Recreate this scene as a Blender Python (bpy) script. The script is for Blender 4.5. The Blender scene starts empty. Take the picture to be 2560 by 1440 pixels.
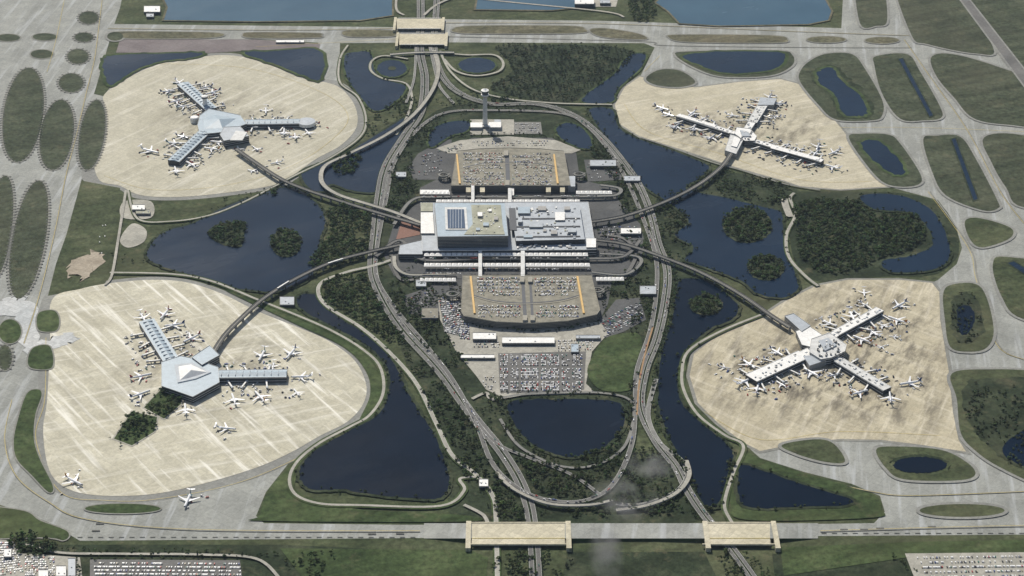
import bpy, math, random
import numpy as np
from mathutils import Vector, Matrix
from mathutils.geometry import tessellate_polygon
random.seed(7); rng=np.random.default_rng(7)

# ---------------------------------------------------------------- survey
# The site was surveyed from an oblique aerial photo: P() turns a photo reading
# into real ground coordinates (metres, X east, Y north) at elevation z.
PITCH=math.radians(30); F=5230.0; DIST=4450.0
CAM=Vector((0,-DIST*math.cos(PITCH),DIST*math.sin(PITCH)))
def P(u,v,z=0.0):
    x=(u-1280.0); w=(720.0-v)
    dy=math.cos(PITCH)*F+math.sin(PITCH)*w
    dz=-math.sin(PITCH)*F+math.cos(PITCH)*w
    t=(z-CAM.z)/dz
    return (CAM.x+x*t, CAM.y+dy*t, z)
def spl(pts,closed=True,n=6):
    out=[];N=len(pts)
    rngi=range(N) if closed else range(N-1)
    for i in rngi:
        if closed:
            p0,p1,p2,p3=pts[i-1],pts[i],pts[(i+1)%N],pts[(i+2)%N]
        else:
            p0=pts[max(i-1,0)];p1=pts[i];p2=pts[i+1];p3=pts[min(i+2,N-1)]
        for k in range(n):
            t=k/n
            out.append(tuple(0.5*((2*b)+(-a+c)*t+(2*a-5*b+4*c-d)*t*t+(-a+3*b-3*c+d)*t**3) for a,b,c,d in zip(p0,p1,p2,p3)))
    if not closed: out.append(tuple(pts[-1]))
    return out
def ell(u,v,ru,rv,n=14,tilt=0):
    return [(u+ru*math.cos(a)+tilt*rv*math.sin(a),v+rv*math.sin(a)) for a in [2*math.pi*i/n for i in range(n)]]
def wpoly(px,smooth=True,z=0,jit=0.0,n=6):
    q=spl(px,True,n) if smooth else px
    w=[P(a,b,z) for a,b in q]
    if jit: w=[(x+random.gauss(0,jit),y+random.gauss(0,jit),zz) for x,y,zz in w]
    return w
def area(w):
    return 0.5*sum(w[i][0]*w[(i+1)%len(w)][1]-w[(i+1)%len(w)][0]*w[i][1] for i in range(len(w)))
def offset(w,d):
    s=1 if area(w)>0 else -1
    out=[];N=len(w)
    for i in range(N):
        a=Vector(w[i-1][:2]);b=Vector(w[i][:2]);c=Vector(w[(i+1)%N][:2])
        e1=(b-a);e2=(c-b)
        if e1.length<1e-6 or e2.length<1e-6: out.append(w[i]);continue
        e1.normalize();e2.normalize()
        n1=Vector((e1.y,-e1.x))*s;n2=Vector((e2.y,-e2.x))*s
        m=n1+n2
        if m.length<.3: m=n1
        m.normalize(); k=d/max(m.dot(n1),.5)
        out.append((b.x+m.x*k,b.y+m.y*k,w[i][2]))
    return out

# ---------------------------------------------------------------- materials
def newmat(name):
    m=bpy.data.materials.new(name);m.use_nodes=True
    nt=m.node_tree;b=nt.nodes['Principled BSDF']
    return m,nt,b
def ramp(nt,stops):
    r=nt.nodes.new('ShaderNodeValToRGB');e=r.color_ramp.elements
    e[0].position=stops[0][0];e[0].color=(*stops[0][1],1)
    e[1].position=stops[-1][0];e[1].color=(*stops[-1][1],1)
    for p,c in stops[1:-1]:
        x=e.new(p);x.color=(*c,1)
    return r
def noise(nt,scale,detail=6,rough=.6,stretch=None,rot=0):
    g=nt.nodes.new('ShaderNodeNewGeometry');m=nt.nodes.new('ShaderNodeMapping')
    nt.links.new(g.outputs['Position'],m.inputs['Vector'])
    m.inputs['Rotation'].default_value=(0,0,rot)
    s=stretch or (1,1,1)
    m.vector_type='TEXTURE'
    m.inputs['Scale'].default_value=s
    n=nt.nodes.new('ShaderNodeTexNoise');n.inputs['Scale'].default_value=scale
    n.inputs['Detail'].default_value=detail;n.inputs['Roughness'].default_value=rough
    nt.links.new(m.outputs[0],n.inputs['Vector']);return n.outputs['Fac']
def mixc(nt,a,b,fac,mode='MIX'):
    x=nt.nodes.new('ShaderNodeMix');x.data_type='RGBA';x.blend_type=mode
    for s,v in ((x.inputs[6],a),(x.inputs[7],b)):
        if isinstance(v,tuple): s.default_value=(*v,1)
        else: nt.links.new(v,s)
    if isinstance(fac,(int,float)): x.inputs[0].default_value=fac
    else: nt.links.new(fac,x.inputs[0])
    return x.outputs[2]
def mrange(nt,v,a,b,c=0,d=1):
    x=nt.nodes.new('ShaderNodeMapRange');x.inputs[1].default_value=a;x.inputs[2].default_value=b
    x.inputs[3].default_value=c;x.inputs[4].default_value=d
    nt.links.new(v,x.inputs[0]);return x.outputs[0]
def math2(nt,op,a,b):
    x=nt.nodes.new('ShaderNodeMath');x.operation=op
    for i,v in enumerate((a,b)):
        if isinstance(v,(int,float)): x.inputs[i].default_value=v
        else: nt.links.new(v,x.inputs[i])
    return x.outputs[0]
M={}
def grassmat(name,d,m,l,big=.009,fine=.09,dry=.7):
    mt,nt,b=newmat(name)
    n1=noise(nt,big,9,.7);r=ramp(nt,[(.34,d),(.5,m),(.66,l)]);nt.links.new(n1,r.inputs[0])
    n2=noise(nt,fine,5,.75);f=mrange(nt,n2,.3,.7,.45,1.55)
    c=mixc(nt,r.outputs[0],f,1.0,'MULTIPLY')
    n3=noise(nt,.003,5,.6);c=mixc(nt,c,(l[0]*1.2,l[1]*1.05,l[2]*1.1),mrange(nt,n3,.5,.72,0,.5))
    n4=noise(nt,.02,7,.75);c=mixc(nt,c,(.16,.14,.085),mrange(nt,n4,.56,.74,0,dry))
    n5=noise(nt,.03,3,.5,(9,1,1),.4);c=mixc(nt,c,mrange(nt,n5,.4,.6,.85,1.15),1.0,'MULTIPLY')
    nt.links.new(c,b.inputs['Base Color']);b.inputs['Roughness'].default_value=.95
    b.inputs['Specular IOR Level'].default_value=.1
    M[name]=mt
def concmat(name,c1,c2,slab=22,var=.12,streak=None,stains=(),rough=.85,stainr=150,stainamt=.75):
    mt,nt,b=newmat(name)
    g=nt.nodes.new('ShaderNodeNewGeometry')
    br=nt.nodes.new('ShaderNodeTexBrick');br.offset=0;br.inputs['Scale'].default_value=1.0
    br.inputs['Brick Width'].default_value=slab;br.inputs['Row Height'].default_value=slab
    br.inputs['Mortar Size'].default_value=.35
    br.inputs['Color1'].default_value=(*[1-var]*3,1);br.inputs['Color2'].default_value=(*[1+var*.6]*3,1)
    br.inputs['Mortar'].default_value=(*[.8]*3,1)
    mp=nt.nodes.new('ShaderNodeMapping');mp.inputs['Rotation'].default_value=(0,0,.6)
    nt.links.new(g.outputs['Position'],mp.inputs[0]);nt.links.new(mp.outputs[0],br.inputs['Vector'])
    n1=noise(nt,.012,8,.6);r=ramp(nt,[(.3,c1),(.7,c2)]);nt.links.new(n1,r.inputs[0])
    c=mixc(nt,r.outputs[0],br.outputs[0],1.0,'MULTIPLY')
    n2=noise(nt,.15,6,.75);c=mixc(nt,c,mrange(nt,n2,.3,.7,.78,1.18),1.0,'MULTIPLY')
    if streak:
        for rot,amt in streak:
            n3=noise(nt,.06,5,.6,(14,1.0,1),rot)
            c=mixc(nt,c,(min(1,c2[0]*1.4),min(1,c2[1]*1.43),min(1,c2[2]*1.6)),mrange(nt,n3,.53,.66,0,amt))
            n4=noise(nt,.03,5,.6,(10,1.0,1),rot+.05)
            c=mixc(nt,c,tuple(x*.62 for x in c1),mrange(nt,n4,.54,.75,0,amt*.8))
    for (u,v) in stains:
        x,y,_=P(u,v)
        dn=nt.nodes.new('ShaderNodeVectorMath');dn.operation='DISTANCE'
        nt.links.new(g.outputs['Position'],dn.inputs[0]);dn.inputs[1].default_value=(x,y,0)
        near=mrange(nt,dn.outputs['Value'],stainr,stainr*.35,0,1)
        n5=noise(nt,.03,7,.7,(2.5,1,1),1.1);s=mrange(nt,n5,.46,.64,0,stainamt)
        c=mixc(nt,c,(.12,.105,.08),math2(nt,'MULTIPLY',near,s))
    nt.links.new(c,b.inputs['Base Color']);b.inputs['Roughness'].default_value=rough
    b.inputs['Specular IOR Level'].default_value=.25
    M[name]=mt
def flat(name,c,rough=.7,var=.12,scale=.2,metal=0,spec=.4):
    mt,nt,b=newmat(name)
    n=noise(nt,scale,5,.65);f=mrange(nt,n,.3,.7,1-var,1+var)
    col=mixc(nt,tuple(c),f,1.0,'MULTIPLY')
    nt.links.new(col,b.inputs['Base Color']);b.inputs['Roughness'].default_value=rough
    b.inputs['Metallic'].default_value=metal;b.inputs['Specular IOR Level'].default_value=spec
    M[name]=mt
grassmat('grass',(.038,.051,.025),(.060,.073,.037),(.090,.100,.055))
grassmat('grass_lush',(.032,.050,.020),(.049,.071,.029),(.075,.095,.042),dry=.55)
grassmat('grass_dry',(.08,.08,.05),(.115,.11,.07),(.165,.15,.10))
grassmat('grass_grey',(.040,.050,.030),(.057,.067,.041),(.082,.090,.058),dry=.5)
grassmat('scrub',(.018,.026,.014),(.032,.043,.024),(.057,.066,.039),.012,.12)
concmat('taxiway',(.235,.24,.22),(.335,.34,.31),24,.09,[(1.45,.5)])
concmat('apron_tan',(.41,.385,.295),(.51,.48,.38),20,.08,[(.9,.4)],[(550,300)],stainr=230,stainamt=.65)
concmat('apron_cream',(.45,.42,.32),(.56,.53,.42),20,.10,[(-.95,.9),(.35,.4)],[(520,930)],stainr=230,stainamt=.6)
concmat('apron_ne',(.42,.385,.28),(.52,.475,.36),20,.08,[(.4,.35)],[(1760,330),(1960,330)],stainr=190)
concmat('apron_se',(.40,.355,.25),(.51,.46,.335),20,.08,[(1.2,.45),(-.7,.3)],[(1930,930),(2190,960),(2170,800)],stainr=250,stainamt=.95)
concmat('old_runway',(.15,.125,.125),(.20,.175,.17),30,.1)
concmat('shoulder',(.19,.19,.17),(.26,.255,.225),12,.1)
concmat('shoulder_grey',(.205,.205,.19),(.265,.265,.24),12,.08)
concmat('asphalt',(.065,.068,.07),(.11,.11,.108),30,.1)
concmat('asphalt_road',(.12,.118,.112),(.17,.165,.155),30,.1)
concmat('asphalt_light',(.16,.16,.15),(.24,.235,.215),30,.1)
concmat('guideway_deck',(.15,.145,.13),(.22,.21,.185),12,.1)
concmat('road_concrete',(.30,.29,.25),(.40,.38,.33),15,.1)
concmat('lot_concrete',(.30,.29,.25),(.43,.41,.35),18,.14)
concmat('deck_concrete',(.46,.42,.30),(.60,.55,.42),12,.12)
concmat('new_concrete',(.42,.44,.44),(.54,.54,.52),12,.12)
concmat('dirt',(.22,.18,.13),(.48,.42,.33),9,.1)
flat('white_roof',(.74,.73,.70),.6,.14,.12)
flat('offwhite_roof',(.56,.56,.54),.6,.22,.1)
flat('grey_roof',(.36,.39,.42),.55,.16,.08)
flat('blue_roof',(.33,.40,.45),.4,.12,.1)
flat('tan_roof',(.33,.33,.25),.8,.25,.06)
flat('wall_grey',(.34,.33,.31),.8)
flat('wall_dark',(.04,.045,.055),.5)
flat('glass',(.03,.045,.06),.12,.1,.3,0,.8)
flat('solar',(.03,.06,.11),.2,.1,.3,0,.8)
flat('garage_roof',(.225,.21,.165),.85,.35,.06)
flat('garage_wall',(.32,.30,.25),.85)
flat('orange',(.58,.37,.12),.6)
flat('brick_plaza',(.22,.12,.09),.9)
flat('median',(.30,.19,.10),.9)
flat('mark_yellow',(.50,.40,.12),.8,.3,.3)
flat('mark_white',(.62,.62,.58),.8,.25,.3)
flat('mark_dark',(.10,.10,.09),.9,.3,.3)
flat('plane_white',(.8,.8,.8),.35,.04)
flat('plane_silver',(.50,.51,.53),.3,.05,.2,.4)
flat('plane_glass',(.02,.02,.03),.2)
flat('tail_navy',(.03,.05,.16),.4);flat('tail_red',(.38,.05,.04),.4);flat('tail_teal',(.05,.17,.2),.4)
flat('tail_orange',(.55,.22,.04),.4);flat('engine',(.20,.20,.22),.4)
flat('bark',(.10,.075,.05),.9)
# water
def watermat(name,c1,c2,spec,r0=.1,r1=.3):
    mt,nt,b=newmat(name)
    n=noise(nt,.006,7,.6);r=ramp(nt,[(.3,c1),(.7,c2)]);nt.links.new(n,r.inputs[0])
    nt.links.new(r.outputs[0],b.inputs['Base Color']);b.inputs['IOR'].default_value=1.33;b.inputs['Specular IOR Level'].default_value=spec
    nt.links.new(mrange(nt,noise(nt,.006,4,.6,(3,1,1),.5),.35,.7,r0,r1),b.inputs['Roughness'])
    bp=nt.nodes.new('ShaderNodeBump');bp.inputs['Strength'].default_value=.3;bp.inputs['Distance'].default_value=.5
    nt.links.new(noise(nt,.12,6,.7),bp.inputs['Height']);nt.links.new(bp.outputs[0],b.inputs['Normal']);M[name]=mt
watermat('water',(.0015,.006,.015),(.003,.010,.024),.12)
watermat('water_hazed',(.003,.012,.029),(.007,.021,.045),.2,.12,.34)  # lighter copy of water: distance haze painted into the base colour
watermat('lake_hazed',(.030,.075,.115),(.045,.10,.145),.4)  # far lakes: haze and sky reflection painted in as paler blue, not depth
# attribute colour materials
def attrmat(name,rough):
    mt,nt,b=newmat(name);a=nt.nodes.new('ShaderNodeAttribute');a.attribute_name='Col'
    n=noise(nt,.35,3,.6);c=mixc(nt,a.outputs['Color'],mrange(nt,n,.3,.7,.75,1.25),1.0,'MULTIPLY')
    nt.links.new(c,b.inputs['Base Color']);b.inputs['Roughness'].default_value=rough;M[name]=mt
attrmat('paint',.35);attrmat('foliage',.9)
M['foliage'].node_tree.nodes['Principled BSDF'].inputs['Specular IOR Level'].default_value=.15

# ---------------------------------------------------------------- mesh builder
class MB:
    def __init__(s): s.v=[];s.f=[];s.m=[];s.mats=[];s.c=[]
    def mi(s,m):
        if m not in s.mats: s.mats.append(m)
        return s.mats.index(m)
    def face(s,vs,m,col=None):
        b=len(s.v);s.v.extend([tuple(x) for x in vs]);s.f.append(tuple(range(b,b+len(vs))));s.m.append(s.mi(m));s.c.append(col)
    def poly(s,w,m):
        b=len(s.v);s.v.extend([tuple(x) for x in w])
        for t in tessellate_polygon([[Vector((x[0],x[1],0)) for x in w]]):
            a,bb,c=t
            A,B,C=w[a],w[bb],w[c]
            if (B[0]-A[0])*(C[1]-A[1])-(B[1]-A[1])*(C[0]-A[0])<0: bb,c=c,bb
            s.f.append((b+a,b+bb,b+c));s.m.append(s.mi(m));s.c.append(None)
    def prism(s,w,z1,z0,mt,ms,band=None):
        w=[(x[0],x[1]) for x in w]
        if area([(a,b,0) for a,b in w])<0: w=w[::-1]
        s.poly([(a,b,z1) for a,b in w],mt)
        N=len(w)
        for i in range(N):
            a=w[i];c=w[(i+1)%N]
            s.face([(a[0],a[1],z0),(c[0],c[1],z0),(c[0],c[1],z1),(a[0],a[1],z1)],ms)
        if band:   # projecting floor slabs every storey
            h,bm,th=band
            z=z0+h
            o=offset([(a,b,0) for a,b in w],.5)
            while z<z1-.2:
                for i in range(N):
                    a=o[i];c=o[(i+1)%N]
                    s.face([(a[0],a[1],z-th),(c[0],c[1],z-th),(c[0],c[1],z),(a[0],a[1],z)],bm)
                z+=h
            for i in range(N):
                a=o[i];c=o[(i+1)%N];a2=w[i];c2=w[(i+1)%N]
                s.face([(a[0],a[1],z1-.6),(c[0],c[1],z1-.6),(c[0],c[1],z1+.9),(a[0],a[1],z1+.9)],bm)
                s.face([(a[0],a[1],z1+.9),(c[0],c[1],z1+.9),(c2[0],c2[1],z1+.9),(a2[0],a2[1],z1+.9)],bm)
    def box(s,cx,cy,z0,z1,lx,ly,ang,m,ms=None):
        ca,sa=math.cos(ang),math.sin(ang)
        w=[(cx+x*ca-y*sa,cy+x*sa+y*ca) for x,y in ((-lx/2,-ly/2),(lx/2,-ly/2),(lx/2,ly/2),(-lx/2,ly/2))]
        s.prism(w,z1,z0,m,ms or m)
    def obj(s,name,smooth=False):
        me=bpy.data.meshes.new(name);me.from_pydata(s.v,[],s.f)
        for m in s.mats: me.materials.append(M[m])
        me.polygons.foreach_set('material_index',s.m)
        if any(c is not None for c in s.c):
            at=me.color_attributes.new('Col','FLOAT_COLOR','CORNER')
            arr=[]
            for f,c in zip(s.f,s.c):
                c=c or (.5,.5,.5)
                arr.extend([c[0],c[1],c[2],1]*len(f))
            at.data.foreach_set('color',arr)
        me.update()
        o=bpy.data.objects.new(name,me);bpy.context.scene.collection.objects.link(o)
        return o
zc=[0]
def lay(name,polys,z,mat,smooth=True,jit=0,rim=None,n=6):
    mb=MB();outs=[]
    for px in polys:
        zc[0]=(zc[0]+1)%60;zz=z+zc[0]*.004*1.5
        w=wpoly(px,smooth,0,jit,n);w=[(a,b,zz) for a,b,_ in w]
        outs.append(w)
        if rim:
            o=[(a,b,zz-.09) for a,b,_ in offset(w,rim[0])];mb.poly(o,rim[1])
        mb.poly(w,mat)
    mb.obj(name);return outs

# ---------------------------------------------------------------- ground
g=MB();g.face([(-40000,-40000,0),(40000,-40000,0),(40000,40000,0),(-40000,40000,0)],'grass');g.obj('ground')

# pavement -----------------------------------------------------------------
lay('taxiway_pavement',[
 [(-600,-150),(335,-150),(300,20),(285,62),(260,150),(235,235),(300,250),(300,440),(205,445),(165,590),(118,745),(300,760),(300,1200),(640,1180),(880,1062),(800,1100),(720,1160),(665,1230),(640,1290),(660,1308),(1000,1312),(1060,1312),(1060,1345),(200,1352),(120,1305),(0,1262),(-600,1240)],
 [(270,60),(985,68),(1100,48),(1500,52),(2090,70),(2200,76),(2300,150),(2200,160),(1980,130),(1700,122),(1640,120),(1610,108),(1110,106),(820,108),(640,98),(270,100)],
 [(795,100),(850,105),(848,205),(900,270),(700,300),(700,180),(802,205)],
 [(1640,112),(1700,112),(2000,118),(2120,128),(2760,60),(2900,700),(2760,1335),(2100,1340),(2045,1340),(2040,1310),(2185,1308),(2212,1280),(2200,1240),(2130,1210),(2010,1180),(1900,1145),(1850,1100),(2150,1000),(2300,720),(2345,700),(2392,660),(2405,620),(2388,560),(2345,500),(2240,472),(2000,400),(1800,300),(1560,255),(1600,192)],
 [(2100,140),(2110,-60),(2760,-60),(2760,140)],
],.1,'taxiway',False)
ULA=[(262,235),(330,190),(400,160),(500,142),(590,140),(680,165),(750,195),(835,212),(875,245),(893,285),(888,325),(850,365),(790,398),(738,435),(690,462),(560,483),(440,493),(350,488),(300,465),(250,452),(235,400),(250,330),(262,270)]
lay('apron_shoulder',[ [(270,225),(330,184),(400,154),(500,136),(590,134),(690,160),(760,188),(850,205),(895,240),(915,285),(908,330),(865,375),(800,408),(745,445),(695,470),(560,491),(440,501),(340,496),(290,470),(205,448),(230,350),(250,280)],
 [(110,740),(200,712),(280,700),(380,692),(470,699),(565,728),(645,767),(745,806),(830,842),(905,892),(938,955),(930,1015),(890,1068),(820,1100),(740,1150),(640,1195),(500,1230),(380,1255),(260,1258),(160,1240),(100,1190),(80,1080),(95,1000),(95,860)]],.2,'shoulder_grey',True)
lay('apron_northwest',[ULA],.55,'apron_tan',True)
lay('apron_southwest',[[(130,750),(200,723),(280,708),(380,700),(470,707),(560,737),(640,777),(740,817),(820,852),(885,900),(915,960),(908,1010),(868,1055),(800,1090),(730,1130),(640,1170),(500,1212),(380,1236),(260,1240),(175,1225),(125,1180),(108,1080),(118,1000),(125,860)]],.55,'apron_cream',True)
lay('apron_northeast',[[(1600,192),(1680,213),(1740,219),(1850,205),(1950,198),(1995,210),(2055,262),(2110,330),(2170,415),(2228,466),(2100,474),(2000,466),(1960,452),(1850,422),(1760,392),(1680,367),(1600,342),(1548,310),(1537,262),(1562,218)]],.55,'apron_ne',False,0,(6,'shoulder'))
lay('apron_southeast',[[(1960,755),(2040,715),(2120,700),(2250,700),(2330,708),(2348,730),(2350,800),(2372,930),(2382,1030),(2396,1100),(2415,1130),(2300,1112),(2200,1100),(2100,1098),(2000,1108),(1900,1128),(1855,1105),(1795,1058),(1745,1008),(1724,940),(1735,885),(1790,842),(1870,802),(1920,782)]],.55,'apron_se',False,0,(7,'shoulder'))
lay('old_runway',[[(300,99),(640,99),(800,110),(798,124),(640,126),(520,133),(290,132)]],.5,'old_runway',False)
lay('repaired_pavement',[[(20,745),(60,740),(95,775),(100,850),(150,838),(185,835),(190,852),(130,875),(90,900),(60,880),(40,800),(-20,790),(-60,775)]],.95,'new_concrete',True,5)

# grass islands -----------------------------------------------------------
combs=[ell(58,288,50,118,tilt=-.12),ell(142,338,42,88,tilt=-.12),ell(230,338,32,88,tilt=-.14),ell(72,600,42,148,tilt=-.17),ell(-2,570,32,130,tilt=-.12),
 ell(222,45,25,16),ell(210,94,24,12),ell(195,142,27,19),ell(178,208,31,24),ell(12,1000-105,18,32),
 ell(112,93,30,9),ell(105,136,28,11),ell(20,95,30,9)]
ci=lay('grass_island',combs,.95,'grass_grey',True,0,(4,'shoulder'))
isl=[ell(25,830,28,30),[(100,782),(135,778),(148,800),(140,828),(100,828),(92,805)],[(85,870),(125,868),(130,920),(80,922),(70,900)],
 [(95,975),(68,985),(48,1040),(35,1100),(42,1148),(80,1190),(122,1232),(132,1216),(100,1150),(85,1100),(88,1040),(104,990)],
 ell(307,1273,94,12),[(-200,1262),(40,1275),(100,1303),(168,1330),(160,1352),(100,1345),(-200,1345)],
 [(290,84),(320,80),(515,82),(560,88),(515,96),(320,97)],[(608,86),(640,82),(790,84),(802,90),(790,95),(630,96)],
 [(855,84),(880,76),(985,78),(990,86),(975,92),(880,93)],[(1132,74),(1180,66),(1420,66),(1462,74),(1440,84),(1200,85),(1140,82)],
 [(1475,76),(1510,72),(1590,84),(1618,98),(1570,99),(1500,92)],[(1672,94),(1700,88),(1930,90),(1968,100),(1940,108),(1720,106)],
 ell(2066,100,48,8),ell(2205,102,42,8),ell(288,92,20,11),
 [(1615,197),(1648,176),(1700,178),(1738,206),(1700,219),(1640,214)],
 [(1690,140),(1720,130),(1940,128),(1980,138),(1980,165),(1925,190),(1810,193),(1740,172)],
 [(2030,150),(2070,135),(2130,137),(2160,170),(2205,250),(2205,290),(2180,302),(2090,300),(2045,262),(2000,205),(2003,175)],
 [(2190,142),(2268,137),(2300,180),(2350,268),(2352,296),(2310,302),(2250,298),(2205,235),(2186,165)],
 [(2330,142),(2400,140),(2560,190),(2760,260),(2760,350),(2560,318),(2440,300),(2385,245),(2340,190)],
 [(2122,345),(2150,336),(2220,338),(2250,360),(2300,435),(2297,462),(2250,468),(2205,455),(2160,405)],
 [(2308,350),(2340,341),(2400,343),(2440,400),(2492,500),(2495,522),(2455,527),(2365,490),(2330,430)],
 [(2460,345),(2560,340),(2760,400),(2760,520),(2560,520),(2515,470),(2480,410)],
 [(2412,556),(2440,546),(2500,560),(2532,577),(2520,600),(2455,620),(2425,600)],
 [(2482,660),(2530,645),(2760,690),(2760,830),(2560,800),(2505,745)],
 [(2358,735),(2380,713),(2440,712),(2468,750),(2484,830),(2465,872),(2420,881),(2375,868),(2362,800)],
 [(2380,935),(2480,925),(2600,930),(2760,950),(2760,1270),(2620,1225),(2500,1170),(2440,1130),(2402,1085),(2392,1000)],
 [(1955,1114),(2040,1100),(2085,1112),(2112,1156),(2060,1156),(1990,1136)],
 [(2190,1128),(2225,1118),(2350,1126),(2420,1160),(2437,1190),(2390,1203),(2260,1200),(2215,1172)],
 ell(2405,1278,106,16),
 [(2238,-60),(2358,-60),(2482,118),(2440,135),(2320,112),(2278,88)],[(2140,-60),(2200,-60),(2218,50),(2190,66),(2150,60)],
 [(2420,-60),(2900,-60),(2900,420),(2700,380),(2560,215)],
]
lay('grass_island',isl[:6],1.4,'grass_lush',True,0,(3,'shoulder'))
lay('grass_island',isl[6:14],1.4,'grass_dry',True,0,(4,'shoulder'))
lay('grass_island',isl[14:23],1.4,'grass_grey',True,0,(7,'shoulder_grey'))
lay('grass_island',isl[23:30],1.4,'grass',True,0,(7,'shoulder_grey'))
lay('grass_island',isl[30:],1.4,'grass_grey',True,0,(7,'shoulder_grey'))
lay('runway',[[(2372,-40),(2390,-40),(2760,430),(2720,430)]],2.0,'asphalt_road',False,0,(5,'shoulder_grey'))
lay('grass_field',[[(165,590),(205,452),(300,470),(300,480),(290,600),(270,690),(262,712),(120,740),(140,660)],
  [(340,500),(440,505),(560,495),(690,474),(660,485),(560,520),(470,530),(420,520),(340,545)]],.35,'grass',False)
lay('grass_field',[[(1475,905),(1510,850),(1560,835),(1600,840),(1605,900),(1595,960),(1560,980),(1500,975),(1470,940)],
  [(650,1290),(672,1225),(730,1165),(800,1115),(870,1090),(800,1125),(740,1200),(760,1240),(900,1275),(1160,1290),(1160,1306),(660,1304)],
  [(1865,1135),(1900,1148),(2010,1185),(2120,1217),(2190,1243),(2203,1275),(2183,1296),(1870,1302),(1826,1262),(1840,1190)],
  [(560,725),(740,790),(880,855),(940,920),(950,990),(900,1050),(925,990),(915,930),(860,870),(740,812)]],1.7,'grass_lush',True)
lay('scrubland',[[(1240,118),(1360,112),(1500,114),(1585,132),(1545,185),(1480,228),(1425,255),(1330,250),(1225,222),(1280,180),(1262,140)],
  [(985,470),(1560,400),(1620,560),(1650,700),(1640,850),(1600,1000),(1560,1140),(1400,1200),(1260,1160),(1150,1020),(1000,850),(930,700),(935,560)],
  [(1000,860),(1090,930),(1180,1040),(1260,1140),(1310,1240),(1310,1300),(1130,1290),(1130,1180),(1080,1060)],
  [(1310,1150),(1560,1150),(1720,1150),(1760,1300),(1310,1300)],
  [(985,480),(1000,380),(1060,300),(1150,262),(1400,262),(1500,330),(1570,420),(1560,480)],
  [(1985,490),(2050,480),(2240,482),(2340,505),(2385,560),(2398,620),(2383,655),(2330,688),(2200,692),(2060,705),(2000,675),(1975,600)],
  [(1640,500),(1760,430),(1960,460),(1980,520),(1700,720),(1660,640)]],.3,'scrub',True)
lay('scrubland',[[(-400,1362),(700,1362),(1200,1385),(1230,1560),(-400,1560)],[(1420,1380),(1760,1380),(1850,1560),(1380,1560)],[(1930,1385),(2760,1345),(2760,1560),(1950,1560)]],.25,'scrub',False)
lay('scrubland',[[(2385,745),(2430,738),(2458,800),(2440,850),(2392,855),(2378,800)],[(2415,960),(2500,950),(2640,965),(2700,1180),(2600,1190),(2500,1140),(2440,1090),(2410,1030)],[(2040,172),(2085,165),(2125,200),(2175,245),(2182,290),(2140,298),(2095,292),(2070,240),(2030,205)]],1.9,'scrub',True,3)
lay('grass_field',[[(700,1372),(1175,1376),(1220,1395),(1215,1450),(760,1450)],[(1950,1370),(2300,1355),(2700,1348),(2700,1380),(2300,1390),(1960,1440)]],.9,'grass_lush',False)
lay('planting_bed',[[(360,1020),(378,1000),(415,963),(458,972),(452,1012),(410,1048)],[(285,1098),(330,1030),(393,1044),(386,1080),(330,1115)]],1.2,'grass_lush',False,0,(3,'lot_concrete'))

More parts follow.
